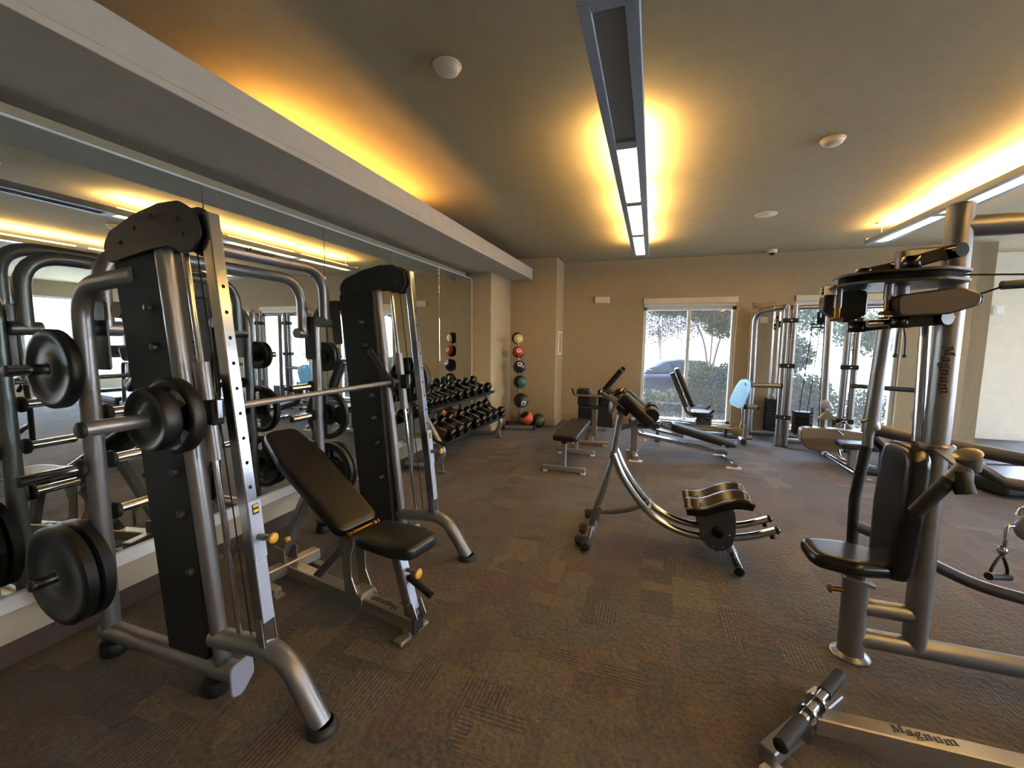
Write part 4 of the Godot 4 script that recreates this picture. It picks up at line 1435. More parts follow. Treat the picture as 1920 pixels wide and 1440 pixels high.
func back_extension():
	var o := thing("back_extension_bench", "back extension bench with two black hip pads, behind the low flat bench", "exercise bench", V3(-0.81, 0, -6.4))
	var e := mb()
	bar(e, V3(-1.08, 0.03, -6.22), V3(-0.56, 0.03, -6.22), 0.06, 0.05, Z, 0.004)
	obj("front_foot", e, M.brushed, o)
	e = mb()
	bar(e, V3(-1.12, 0.03, -7.28), V3(-0.68, 0.03, -7.28), 0.06, 0.05, Z, 0.004)
	obj("rear_foot", e, M.brushed, o)
	for x in [-1.05, -0.60]:
		block("foot_pad", M.white_plastic, o, V3(x, 0.008, -6.19), V3(0.06, 0.016, 0.09), 0.003)
	e = mb()
	bar(e, V3(-0.83, 0.06, -6.22), V3(-0.86, 0.06, -7.28), 0.07, 0.05, X, 0.004)
	obj("spine", e, M.brushed, o)
	e = mb()
	bar(e, V3(-0.80, 0.06, -6.50), V3(-0.79, 0.72, -6.34), 0.07, 0.06, X, 0.004)
	obj("post", e, M.brushed, o)
	e = mb()
	box(e, V3(-0.81, 0.735, -6.30), V3(0.53, 0.028, 0.20), 0.006)
	obj("cross_plate", e, M.beige_paint, o)
	for x in [-0.945, -0.64]:
		e = mb()
		pad(e, rrect(0.20, 0.20, 0.03), 0.07, fr(V3(x, 0.79, -6.33), X, V3(0, 0, -1)), 0.022)
		obj("hip_pad", e, M.vinyl, o)
		e = mb()
		pad(e, rrect(0.20, 0.15, 0.025), 0.10, Transform3D(Basis(), V3(x + 0.01, 0.645, -6.32)), 0.02)
		obj("front_pad", e, M.black_panel, o)
	e = mb()
	tube(e, [V3(-1.03, 0.545, -6.36), V3(-0.58, 0.545, -6.36)], 0.032, 14)
	obj("roller", e, M.grey_paint, o)
	for s in [-1, 1]:
		e = mb()
		plate(e, round_poly([V2(-0.10, 0.16), V2(0.10, 0.16), V2(0.125, -0.17), V2(-0.125, -0.17)], 0.02), 0.02, fr(V3(-0.80 + s * 0.155, 0.37, -6.55), X, V3(0, 1, 0.25)))
		obj("shin_plate", e, M.grey_paint, o)
	e = mb()
	tube(e, fillet([V3(-1.07, 0.735, -6.26), V3(-1.09, 0.74, -6.26), V3(-1.12, 0.83, -6.25)], 0.02), 0.013, 10)
	obj("handle", e, M.grip, o)

func coaster():
	var zc := -3.27
	var o := thing("ab_machine", "silver ab machine with a wavy black seat riding on two curved rails", "exercise machine", V3(0.1, 0, zc))
	var e := mb()
	tube(e, [V3(-0.405, 0.045, zc + 0.30), V3(-0.405, 0.045, zc - 0.36)], 0.034, 20)
	obj("front_base", e, M.silver_paint, o)
	e = mb()
	tube(e, [V3(-0.405, 0.045, zc + 0.25), V3(-0.405, 0.045, zc + 0.08)], 0.0365, 20)
	obj("chrome_sleeve", e, M.chrome, o)
	for q in [[zc + 0.30, 1.0], [zc - 0.36, -1.0]]:
		e = mb()
		lathe(e, [V2(0.0375, -0.07), V2(0.039, 0.01), V2(0.03, 0.03), V2(0, 0.036)], V3(-0.405, 0.045, q[0]), V3(0, 0, q[1]), 20)
		obj("rubber_cap", e, M.grip, o)
	for z in [zc + 0.235, zc + 0.03, zc - 0.28]:
		e = mb()
		plate(e, round_poly([V2(-0.43, 0.075), V2(-0.49, 0.075), V2(-0.505, 0.06), V2(-0.475, 0.02), V2(-0.43, 0.015)], 0.008, 3), 0.006, Transform3D(Basis(), V3(0, 0, z)))
		plate(e, round_poly([V2(-0.43, 0.075), V2(-0.49, 0.075), V2(-0.505, 0.06), V2(-0.475, 0.02), V2(-0.43, 0.015)], 0.008, 3), 0.006, Transform3D(Basis(), V3(0, 0, z - 0.03)))
		var br := obj("wheel_bracket", e, M.silver_paint, o)
		e = mb()
		disc(e, V3(-0.472, 0.028, z - 0.015), Z, 0.026, 0.014, 16)
		obj("wheel", e, M.rubber, br)
	# mast
	quick("mast", M.silver_paint, o, [V3(-0.405, 0.06, zc), V3(-0.255, 0.62, zc), V3(-0.185, 1.13, zc)], 0.027, 20)
	e = mb()
	box(e, V3(-0.35, 0.19, zc), V3(0.03, 0.12, 0.09), 0.004)
	for s in [-1, 1]:
		disc(e, V3(-0.335, 0.235, zc + s * 0.03), X, 0.012, 0.03, 10)
		disc(e, V3(-0.345, 0.15, zc + s * 0.03), X, 0.012, 0.03, 10)
	obj("clamp", e, M.silver_paint, o)
	quick("strut", M.silver_paint, o, smooth_path([V3(-0.345, 0.195, zc), V3(-0.25, 0.205, zc), V3(-0.12, 0.24, zc), V3(0.03, 0.32, zc)]), 0.020, 12)
	rod("rail_tie", M.silver_paint, o, V3(0.03, 0.30, zc + 0.10), V3(0.03, 0.30, zc - 0.10), 0.015, 10)
	var pth := [V3(-0.245, 0.70, 0), V3(-0.17, 0.535, 0), V3(-0.08, 0.40, 0), V3(0.043, 0.268, 0), V3(0.199, 0.182, 0), V3(0.368, 0.150, 0), V3(0.55, 0.165, 0), V3(0.71, 0.205, 0), V3(0.86, 0.27, 0)]
	for s in [-1, 1]:
		var p2 := []
		for p in pth:
			p2.append(p + V3(0, 0, zc + s * 0.10))
		quick("rail", M.rail_steel, o, smooth_path(p2), 0.025, 18)
		e = mb()
		var en: Vector3 = p2[-1]
		lathe(e, [V2(0.026, -0.01), V2(0.027, 0.005), V2(0.018, 0.018), V2(0, 0.022)], en, V3(0.92, 0.39, 0), 18)
		obj("rail_cap", e, M.black_gloss, o)
		e = mb()
		tube(e, [en + V3(-0.03, -0.02, 0), en + V3(-0.02, -0.06, 0)], 0.018, 12)
		obj("rail_stop", e, M.rubber, o)
	e = mb()
	tube(e, [V3(-0.25, 0.68, zc - 0.12), V3(-0.25, 0.68, zc + 0.12)], 0.022, 12)
	obj("rail_hinge", e, M.silver_paint, o)
	# rear support
	e = mb()
	tube(e, [V3(0.60, 0.055, zc + 0.345), V3(0.60, 0.055, zc - 0.36)], 0.034, 20)
	obj("rear_base", e, M.silver_paint, o)
	e = mb()
	tube(e, [V3(0.60, 0.055, zc + 0.15), V3(0.60, 0.055, zc + 0.35)], 0.036, 20)
	obj("chrome_sleeve", e, M.chrome, o)
	e = mb()
	disc(e, V3(0.60, 0.055, zc + 0.352), Z, 0.030, 0.005, 18)
	obj("tube_mouth", e, M.hole, o)
	for z in [zc + 0.29, zc - 0.30]:
		e = mb()
		disc(e, V3(0.60, 0.0105, z), Y, 0.024, 0.021, 14)
		obj("foot", e, M.rubber, o)
	rod("rear_post", M.silver_paint, o, V3(0.60, 0.07, zc), V3(0.60, 0.17, zc), 0.025, 12)
	# carriage and seat
	for s in [-1, 1]:
		e = mb()
		plate(e, round_poly([V2(0.355, 0.30), V2(0.36, 0.36), V2(0.595, 0.385), V2(0.605, 0.22), V2(0.585, 0.13), V2(0.53, 0.085), V2(0.45, 0.09), V2(0.385, 0.15)], 0.05, 5), 0.010, Transform3D(Basis(), V3(0, 0, zc + s * 0.145)))
		var cp := obj("carriage_plate", e, M.grey_paint, o)
		e = mb()
		disc(e, V3(0.49, 0.222, zc + s * 0.154), Z, 0.04, 0.012, 20)
		tube(e, [V3(0.495, 0.205, zc + s * 0.15), V3(0.495, 0.205, zc + s * 0.195)], 0.013, 12)
		obj("hub", e, M.black_gloss, cp)
		e = mb()
		for q in [V2(0.40, 0.19), V2(0.565, 0.21), V2(0.47, 0.115), V2(0.53, 0.115)]:
			disc(e, V3(q.x, q.y, zc + s * 0.152), Z, 0.006, 0.008, 10)
		obj("bolt", e, M.chrome, cp)
	e = mb()
	for q in [V2(0.43, 0.235), V2(0.55, 0.245), V2(0.49, 0.095)]:
		tube(e, [V3(q.x, q.y, zc - 0.14), V3(q.x, q.y, zc + 0.14)], 0.020, 14)
	obj("carriage_roller", e, M.black_gloss, o)
	block("seat_base", M.grey_paint, o, V3(0.485, 0.36, zc), V3(0.22, 0.03, 0.29))
	seat_wave(o, V3(0.49, 0.39, zc - 0.02))
	# head: pads, handles, counter
	for s in [-1, 1]:
		e = mb()
		pad(e, rrect(0.29, 0.16, 0.03), 0.085, fr(V3(-0.085, 1.045, zc + s * 0.12), V3(0.74, -0.67, 0), V3(0, 0, -1)), 0.02)
		obj("elbow_pad", e, M.vinyl, o)
		e = mb()
		tube(e, [V3(0.02, 1.02, zc + s * 0.05), V3(0.02, 1.02, zc + s * 0.19)], 0.05, 20)
		obj("elbow_stop", e, M.vinyl, o)
		e = mb()
		tube(e, fillet([V3(-0.17, 1.06, zc + s * 0.16), V3(-0.335, 1.165, zc + s * 0.16), V3(-0.30, 1.215, zc + s * 0.16)], 0.02), 0.018, 12)
		obj("handle_arm", e, M.rail_steel, o)
		e = mb()
		tube(e, [V3(-0.315, 1.19, zc + s * 0.16), V3(-0.205, 1.33, zc + s * 0.16)], 0.020, 14)
		disc(e, V3(-0.203, 1.333, zc + s * 0.16), V3(0.6, 0.78, 0), 0.0205, 0.01, 14)
		obj("grip", e, M.grip, o)
		e = mb()
		tube(e, [V3(-0.22, 1.075, zc + s * 0.16), V3(-0.145, 1.015, zc + s * 0.16)], 0.021, 14)
		obj("lower_grip", e, M.grip, o)
		e = mb()
		lathe(e, [V2(0, 0), V2(0.045, 0.0), V2(0.05, 0.012), V2(0.04, 0.028), V2(0, 0.032)], V3(-0.215, 1.15, zc + s * 0.05), V3(-0.4, 1, 0), 18)
		obj("pivot_cover", e, M.black_gloss, o)
	e = mb()
	box(e, V3(-0.19, 1.08, zc), V3(0.06, 0.10, 0.34), 0.008)
	obj("head_block", e, M.grey_paint, o)
	quick("pad_brace", M.silver_paint, o, [V3(-0.225, 0.875, zc), V3(-0.13, 0.905, zc), V3(-0.035, 0.975, zc)], 0.02, 12)
	e = mb()
	disc(e, V3(-0.275, 1.04, zc), V3(-0.94, 0.12, 0.33), 0.055, 0.022, 24, 0.006)
	obj("counter", e, M.light_plate, o)

func seat_wave(o: Node3D, c: Vector3):
	var st := mb()
	var nx := 16
	var nz := 28
	var w := 0.43
	var d := 0.40
	var top := func(i: int, k: int) -> Vector3:
		var u := float(i) / nx - 0.5
		var v := float(k) / nz - 0.5
		var edge := minf(minf(u + 0.5, 0.5 - u) * w, minf(v + 0.5, 0.5 - v) * d)
		var rr := 0.02
		var dip := rr - sqrt(maxf(0.0, rr * rr - pow(maxf(0.0, rr - edge), 2)))
		return c + V3(u * w, 0.03 + u * 0.085 + 0.016 * cos(TAU * v * 2.0) + 0.024 * sin(TAU * (u + 0.02)) - dip, v * d)
	var nrm := func(i: int, k: int) -> Vector3:
		var a: Vector3 = top.call(mini(i + 1, nx), k) - top.call(maxi(i - 1, 0), k)
		var b: Vector3 = top.call(i, mini(k + 1, nz)) - top.call(i, maxi(k - 1, 0))
		return b.cross(a).normalized()
	for i in nx:
		for k in nz:
			quadn(st, top.call(i, k), top.call(i + 1, k), top.call(i + 1, k + 1), top.call(i, k + 1), nrm.call(i, k), nrm.call(i + 1, k), nrm.call(i + 1, k + 1), nrm.call(i, k + 1))
	var low := func(i: int, k: int) -> Vector3:
		var u := float(i) / nx - 0.5
		var v := float(k) / nz - 0.5
		return c + V3(u * w * 0.95, -0.022 + u * 0.085 + 0.018 * sin(TAU * (u + 0.02)), v * d * 0.95)
	for i in nx:
		for k in nz:
			quad(st, low.call(i, k), low.call(i + 1, k), low.call(i + 1, k + 1), low.call(i, k + 1), Vector3.DOWN)
	for i in nx:
		quad(st, top.call(i, 0), top.call(i + 1, 0), low.call(i + 1, 0), low.call(i, 0), V3(0, 0, -1))
		quad(st, top.call(i, nz), top.call(i + 1, nz), low.call(i + 1, nz), low.call(i, nz), V3(0, 0, 1))
	for k in nz:
		quad(st, top.call(0, k), top.call(0, k + 1), low.call(0, k + 1), low.call(0, k), V3(-1, 0, 0))
		quad(st, top.call(nx, k), top.call(nx, k + 1), low.call(nx, k + 1), low.call(nx, k), V3(1, 0, 0))
	obj("seat", st, M.vinyl_smooth, o)

func decline_bench():
	# local x from the seat end towards the low end
	var o := thing("decline_bench", "adjustable bench with its long pad sloping down to the right, before the window", "bench", V3(-0.174, 0, -5.78), false, deg_to_rad(7.1))
	var e := mb()
	bar(e, V3(0.0, 0.05, -0.30), V3(0.0, 0.05, 0.30), 0.065, 0.06, X, 0.005)
	var ff := obj("front_foot", e, M.brushed, o)
	for s in [-0.27, 0.27]:
		block("foot_plate", M.white_plastic, ff, V3(0.0, 0.009, s), V3(0.17, 0.018, 0.05), 0.003)
	e = mb()
	bar(e, V3(1.16, 0.05, -0.30), V3(1.16, 0.05, 0.34), 0.065, 0.06, X, 0.005)
	var rf := obj("rear_foot", e, M.rail_steel, o)
	for s in [-0.27, 0.31]:
		block("foot_plate", M.white_plastic, rf, V3(1.16, 0.009, s), V3(0.17, 0.018, 0.05), 0.003)
	e = mb()
	bar(e, V3(0.0, 0.07, 0), V3(-0.005, 0.43, 0), 0.075, 0.075, Z, 0.005)
	obj("post", e, M.beige_paint, o)
	e = mb()
	bar(e, V3(0.05, 0.315, 0.035), V3(1.16, 0.115, 0.035), 0.045, 0.045, Z, 0.004)
	bar(e, V3(0.05, 0.315, -0.035), V3(1.16, 0.115, -0.035), 0.045, 0.045, Z, 0.004)
	obj("beam", e, M.rail_steel, o)
	e = mb()
	bar(e, V3(0.22, 0.385, 0), V3(0.62, 0.30, 0), 0.05, 0.03, Z, 0.004)
	obj("adjuster_arm", e, M.rail_steel, o)
	e = mb()
	pad(e, round_poly([V2(-0.08, -0.14), V2(-0.08, 0.14), V2(0.33, 0.15), V2(0.33, -0.15)], 0.08, 6), 0.07, fr(V3(0, 0.475, 0), X, V3(0, 0, -1)), 0.022)
	obj("seat_pad", e, M.vinyl, o)
	block("seat_carrier", M.grey_paint, o, V3(0.12, 0.415, 0), V3(0.32, 0.05, 0.07))
	var d := V3(0.80, -0.225, 0).normalized()
	e = mb()
	pad(e, round_poly([V2(0, -0.14), V2(0, 0.14), V2(0.80, 0.13), V2(0.84, 0.0), V2(0.80, -0.13)], 0.06, 6), 0.07, fr(V3(0.46, 0.455, 0), d, V3(0, 0, -1)), 0.022)
	obj("back_pad", e, M.vinyl, o)
	e = mb()
	bar(e, V3(0.36, 0.43, 0), V3(0.50, 0.39, 0) + d * 0.62, 0.05, 0.045, Z, 0.004)
	obj("back_carrier", e, M.grey_paint, o)
	e = mb()
	for s in [-1, 1]:
		plate(e, round_poly([V2(0.34, 0.47), V2(0.46, 0.445), V2(0.45, 0.39), V2(0.34, 0.41)], 0.015), 0.01, Transform3D(Basis(), V3(0, 0, s * 0.07)))
	obj("hinge_plate", e, M.rail_steel, o)
	for q in [V3(0.10, 0.355, 0.06), V3(0.13, 0.245, 0.09)]:
		e = mb()
		tube(e, [q - V3(0, 0, 0.06), q], 0.009, 10)
		disc(e, q, Z, 0.02, 0.02, 16, 0.005)
		obj("knob", e, M.yellow_knob, o)

func leg_press():
	var z := -7.0
	var o := thing("leg_press", "seated leg press with a reclined backrest and a pale blue foot plate", "exercise machine", V3(0.85, 0, z))
	var e := mb()
	# seat frame: one bent tube
	quick("seat_frame", M.silver_paint, o, fillet([V3(0.315, 1.06, z), V3(0.585, 0.42, z), V3(0.93, 0.385, z)], 0.13, 8), 0.034, 16)
	e = mb()
	pad(e, rrect(0.64, 0.32, 0.06), 0.075, fr(V3(0.505, 0.845, z), V3(0.40, -0.915, 0), V3(0, 0, -1)), 0.022)
	obj("back_pad", e, M.vinyl, o)
	e = mb()
	pad(e, rrect(0.30, 0.36, 0.05), 0.07, fr(V3(0.775, 0.45, z), X, V3(0, 0, -1)), 0.022)
	obj("seat_pad", e, M.vinyl, o)
	for s in [-1, 1]:
		e = mb()
		tube(e, [V3(0.74, 0.37, z + s * 0.22), V3(0.92, 0.54, z + s * 0.22)], 0.017, 12)
		obj("handle", e, M.grip, o)
	e = mb()
	tube(e, [V3(0.76, 0.385, z - 0.23), V3(0.76, 0.385, z + 0.23)], 0.02, 12)
	obj("handle_bar", e, M.silver_paint, o)
	block("carriage", M.grey_paint, o, V3(0.80, 0.325, z), V3(0.22, 0.09, 0.16), 0.01)
	for s in [-1, 1]:
		rod("track", M.chrome, o, V3(0.10, 0.30, z + s * 0.09), V3(1.18, 0.255, z + s * 0.09), 0.022, 14)
	e = mb()
	for x in [0.14, 1.12]:
		bar(e, V3(x, 0.0, z), V3(x, 0.27, z), 0.08, 0.05, Z, 0.004)
		bar(e, V3(x, 0.03, z - 0.26), V3(x, 0.03, z + 0.26), 0.06, 0.05, X, 0.004)
	obj("track_leg", e, M.grey_paint, o)
	# base tube and foot plate frame
	rod("base_tube", M.silver_paint, o, V3(0.35, 0.10, z - 0.12), V3(1.50, 0.10, z - 0.12), 0.042, 16)
	rod("base_tube", M.silver_paint, o, V3(1.34, 0.085, z + 0.16), V3(1.34, 0.085, z - 0.45), 0.042, 16)
	e = mb()
	disc(e, V3(1.34, 0.085, z + 0.165), Z, 0.045, 0.03, 18, 0.006)
	obj("end_cap", e, M.rubber, o)
	rod("plate_post", M.silver_paint, o, V3(1.42, 0.10, z - 0.12), V3(1.42, 0.96, z - 0.12), 0.038, 16)
	for q in [0.92, 0.59]:
		e = mb()
		tube(e, [V3(1.33, q, z + 0.02), V3(1.80 if q > 0.8 else 1.52, q, z + 0.02)], 0.036, 14)
		obj("plate_arm", e, M.silver_paint, o)
		e = mb()
		disc(e, V3(1.81 if q > 0.8 else 1.53, q, z + 0.02), X, 0.038, 0.03, 16, 0.004)
		disc(e, V3(1.40 if q > 0.8 else 1.36, q, z + 0.02), X, 0.042, 0.05, 16, 0.004)
		obj("end_cap", e, M.rubber, o)
	var bn := V3(-0.93, 0.30, 0.42).normalized()
	var up := V3(0.33, 1, 0.0)
	e = mb()
	plate(e, round_poly([V2(-0.17, -0.20), V2(0.17, -0.20), V2(0.17, 0.08), V2(0.13, 0.20), V2(0.0, 0.24), V2(-0.13, 0.20), V2(-0.17, 0.08)], 0.09, 6), 0.016, Transform3D(Basis(up.cross(bn).normalized(), bn.cross(up.cross(bn)).normalized(), bn), V3(1.285, 0.775, z + 0.02)), 0.003)
	var fp := obj("foot_plate", e, M.blue_plate, o)
	e = mb()
	var tx := up.cross(bn).normalized()
	var ty := bn.cross(tx).normalized()
	for k in 13:
		var wide := 0.145 if k < 9 else 0.145 - (k - 8) * 0.018
		var c := V3(1.285, 0.775, z + 0.02) + ty * (-0.17 + k * 0.028) + bn * 0.009
		bar(e, c - tx * wide, c + tx * wide, 0.009, 0.003, ty, 0.001)
	obj("tread_line", e, mat("tread", Color(0.27, 0.46, 0.62), 0.6), fp)
	e = mb()
	disc(e, V3(1.27, 0.21, z + 0.06), V3(-0.3, 0.2, 1), 0.075, 0.02, 24)
	obj("cam_disc", e, M.beige_paint, o)
	e = mb()
	tube(e, [V3(1.37, 0.11, z + 0.08), V3(1.375, 0.33, z + 0.08)], 0.016, 12)
	obj("lever", e, M.chrome, o)
	quick("cable", M.chrome, o, smooth_path([V3(1.30, 0.60, z + 0.05), V3(1.325, 0.42, z + 0.05), V3(1.30, 0.28, z + 0.05)]), 0.006, 8)

func clamp_pair(o: Node3D, a: Vector3, b: Vector3, ys: Array):
	for y in ys:
		var e := mb()
		var c := (a + b) / 2
		bar(e, V3(a.x, y, a.z) + (a - b).normalized() * 0.05, V3(b.x, y, b.z) + (b - a).normalized() * 0.05, 0.10, 0.065, Z, 0.006)
		var cl := obj("clamp", e, M.black_panel, o)
		e = mb()
		disc(e, V3(c.x, y, c.z + 0.053), Z, 0.012, 0.012, 12)
		obj("bolt", e, M.chrome, cl)

func stack(o: Node3D, c: Vector3, s: Vector3, n: int):
	var h := s.y / n
	for k in n:
		var e := mb()
		box(e, V3(c.x, 0.10 + h * (k + 0.5), c.z), V3(s.x, h - 0.004, s.z), 0.003)
		obj("stack_plate", e, M.stack_dark, o)

func multi_gym():
	var o := thing("cable_machine", "large cable machine with paired silver posts before the second window", "cable machine", V3(2.3, 0, -7.2))
	var e := mb()
	var pairs := [[V3(1.85, 0, -7.12), V3(1.94, 0, -7.10)], [V3(2.60, 0, -7.10), V3(2.70, 0, -7.06)]]
	for pr in pairs:
		for p in pr:
			e = mb()
			tube(e, [V3(p.x, 0.0, p.z), V3(p.x, 2.09, p.z)], 0.041, 18)
			obj("post", e, M.silver_paint, o)
			e = mb()
			disc(e, V3(p.x, 0.008, p.z), Y, 0.045, 0.016, 18)
			obj("post_foot", e, M.rubber, o)
		clamp_pair(o, pr[0], pr[1], [1.868, 1.21, 0.445])
	rod("top_bar", M.silver_paint, o, V3(1.70, 2.06, -7.2), V3(2.75, 2.06, -7.14), 0.034, 16)
	quick("side_arch", M.silver_paint, o, fillet([V3(1.57, 0.09, -7.62), V3(1.545, 2.05, -7.62), V3(1.90, 2.08, -7.30)], 0.22, 8), 0.042, 16)
	quick("base_tube", M.silver_paint, o, fillet([V3(1.57, 0.10, -7.62), V3(1.90, 0.10, -7.60), V3(2.20, 0.08, -7.45), V3(2.62, 0.08, -7.12)], 0.08, 5), 0.036, 14)
	rod("base_tube", M.silver_paint, o, V3(1.94, 0.10, -7.1), V3(2.62, 0.10, -7.08), 0.034, 14)
	rod("cross_tube", M.silver_paint, o, V3(1.56, 0.885, -7.62), V3(1.85, 0.90, -7.5), 0.016, 10)
	# back shroud and head plate of the left stack
	e = mb()
	plate(e, round_poly([V2(-0.165, 0.075), V2(-0.16, 0.10), V2(-0.07, 0.085), V2(0.05, 0.085), V2(0.13, 0.11), V2(0.17, 0.105), V2(0.17, 0.03), V2(0.06, -0.01), V2(0.05, -0.05), V2(-0.05, -0.05), V2(-0.08, 0.0), V2(-0.16, 0.0)], 0.02, 3), 0.02, Transform3D(Basis(), V3(1.655, 2.085, -7.64)))
	var hp := obj("head_plate", e, M.beige_paint, o)
	e = mb()
	for s in [-0.115, 0.115]:
		disc(e, V3(1.66 + s, 2.14, -7.628), Z, 0.012, 0.01, 12)
	obj("bolt", e, M.chrome, hp)
	e = mb()
	box(e, V3(1.70, 1.07, -7.80), V3(0.36, 1.92, 0.012), 0.003)
	obj("back_shroud", e, M.wall_paint, o)
	e = mb()
	plate(e, rrect(0.11, 0.10, 0.01), 0.012, Transform3D(Basis(), V3(1.70, 1.91, -7.785)))
	obj("placard", e, M.white_plastic, o)
	# stacks with guide rods and cables
	stack(o, V3(1.885, 0, -7.70), V3(0.17, 0.55, 0.20), 11)
	for x in [1.82, 1.90]:
		rod("guide_rod", M.chrome, o, V3(x, 0.1, -7.66), V3(x - 0.01, 2.03, -7.62), 0.011, 10)
	e = mb()
	box(e, V3(1.885, 0.665, -7.70), V3(0.05, 0.05, 0.05), 0.004)
	tube(e, [V3(1.885, 0.69, -7.70), V3(1.885, 0.74, -7.70)], 0.012, 10)
	obj("stack_head", e, M.rail_steel, o)
	e = mb()
	for q in [V3(1.84, 1.90, -7.58), V3(1.88, 1.82, -7.58), V3(1.82, 1.78, -7.58)]:
		disc(e, q, X, 0.04, 0.02, 16)
		box(e, q + V3(0, 0.03, 0), V3(0.03, 0.07, 0.02), 0.003)
	obj("pulley", e, M.black_gloss, o)
	stack(o, V3(2.325, 0, -7.72), V3(0.24, 0.36, 0.18), 9)
	for x in [2.27, 2.38]:
		rod("cable", M.grip, o, V3(x, 0.46, -7.70), V3(x + 0.06, 1.95, -7.60), 0.006, 6)
	e = mb()
	box(e, V3(2.36, 1.94, -7.5), V3(0.03, 0.14, 0.03), 0.004)
	box(e, V3(2.42, 1.94, -7.5), V3(0.03, 0.14, 0.03), 0.004)
	box(e, V3(2.39, 1.83, -7.5), V3(0.24, 0.02, 0.03), 0.004)
	box(e, V3(2.39, 1.78, -7.5), V3(0.24, 0.02, 0.03), 0.004)
	disc(e, V3(2.39, 1.88, -7.5), Z, 0.05, 0.02, 18)
	obj("pulley_carriage", e, M.black_panel, o)
	stack(o, V3(2.74, 0, -7.62), V3(0.16, 0.34, 0.2), 8)
	rod("guide_rod", M.silver_paint, o, V3(2.50, 0.1, -7.45), V3(2.46, 2.05, -7.45), 0.042, 14)
	# front station: pec column, shroud, bench
	var col := [V3(2.20, 0.42, -6.5), V3(2.165, 2.03, -6.5)]
	rod("station_column", M.silver_paint, o, col[0], col[1], 0.042, 18)
	e = mb()
	lathe(e, [V2(0.045, -0.02), V2(0.068, 0.06), V2(0.07, 0.13), V2(0.05, 0.15), V2(0, 0.15)], V3(2.165, 1.97, -6.5), Y, 20)
	obj("column_head", e, M.silver_paint, o)
	e = mb()
	disc(e, V3(2.19, 0.745, -6.44), V3(-0.5, 0, 1), 0.06, 0.05, 24, 0.01)
	var pl := obj("pulley_wheel", e, M.light_plate, o)
	e = mb()
	plate(e, round_poly([V2(-0.10, 0), V2(0.12, 0), V2(0.0, 0.13)], 0.015), 0.05, Transform3D(Basis(), V3(2.21, 0.55, -6.45)))
	obj("pulley_bracket", e, M.beige_paint, o)
	e = mb()
	for q in [[V3(2.27, 0.47, -6.35), V3(2.36, 0.56, -6.35)], [V3(2.36, 0.56, -6.35), V3(2.46, 0.475, -6.35)], [V3(2.30, 0.44, -6.35), V3(2.38, 0.37, -6.35)]]:
		tube(e, [q[0], q[1]], 0.009, 8)
	obj("wire_handle", e, M.chrome, o)
	e = mb()
	plate(e, round_poly([V2(1.92, 0.43), V2(2.30, 0.44), V2(2.70, 0.40), V2(2.72, 0.30), V2(2.45, 0.22), V2(2.30, 0.13), V2(2.02, 0.14), V2(1.93, 0.26)], 0.06, 5), 0.14, Transform3D(Basis(), V3(0, 0, -6.45)), 0.01)
	obj("cam_shroud", e, M.beige_paint, o)
	e = mb()
	pad(e, rrect(0.75, 0.26, 0.05), 0.075, fr(V3(2.62, 0.30, -6.12), X, V3(0, 0, -1)), 0.022)
	obj("bench_pad", e, M.vinyl, o)
	for x in [2.40, 2.72]:
		e = mb()
		bar(e, V3(x, 0.0, -6.12), V3(x, 0.27, -6.12), 0.08, 0.07, Z, 0.004)
		obj("bench_leg", e, M.silver_paint, o)
	rod("floor_tube", M.rail_steel, o, V3(2.28, 0.05, -7.05), V3(2.30, 0.05, -5.72), 0.034, 14)
	e = mb()
	tube(e, [V3(2.285, 0.05, -6.62), V3(2.288, 0.05, -6.54)], 0.042, 14)
	obj("tube_collar", e, M.silver_paint, o)
	quick("floor_tube", M.rail_steel, o, fillet([V3(2.34, 0.30, -6.45), V3(2.36, 0.06, -6.35), V3(2.62, 0.05, -6.05)], 0.1, 5), 0.022, 10)
	e = mb()
	tube(e, [V3(2.36, 0.0, -5.65), V3(2.36, 0.20, -5.65)], 0.022, 12)
	box(e, V3(2.36, 0.008, -5.65), V3(0.12, 0.016, 0.1), 0.003)
	obj("front_post", e, M.silver_paint, o)
	e = mb()
	tube(e, [V3(2.34, 0.115, -5.60), V3(2.44, 0.115, -5.60)], 0.042, 16)
	obj("ankle_roller", e, M.rubber, o)
	# springs and selector beside the shroud
	e = mb()
	for k in 9:
		disc(e, V3(2.10, 0.44 + k * 0.028, -6.62), Y, 0.022, 0.018, 12)
	obj("spring", e, M.black_panel, o)
	# chin bar handle with black grips to the right
	e = mb()
	tube(e, [V3(2.46, 1.0, -6.5), V3(3.30, 0.965, -6.5)], 0.030, 14)
	obj("horizontal_grip", e, M.rubber, o)
	rod("grip_post", M.silver_paint, o, V3(3.20, 0.0, -6.5), V3(3.20, 1.0, -6.5), 0.03, 12)
	e = mb()
	disc(e, V3(3.20, 0.01, -6.5), Y, 0.07, 0.02, 16)
	obj("post_foot", e, M.rubber, o)
	rod("grip_brace", M.silver_paint, o, V3(3.20, 0.12, -6.5), V3(2.70, 0.12, -7.0), 0.025, 12)
	# right tower carrying the rope
	rod("tower_post", M.silver_paint, o, V3(3.10, 0.0, -7.25), V3(3.10, 2.10, -7.25), 0.045, 16)
	rod("top_bar", M.silver_paint, o, V3(2.70, 2.05, -7.10), V3(3.32, 2.07, -7.28), 0.032, 14)
	rod("cable", M.grip, o, V3(3.285, 2.05, -7.28), V3(3.285, 1.86, -7.28), 0.006, 6)
	var r := thing("cable_rope", "black double rope hanging from the cable machine, in front of the right window jamb", "rope", V3(3.285, 1.86, -7.28))
	e = mb()
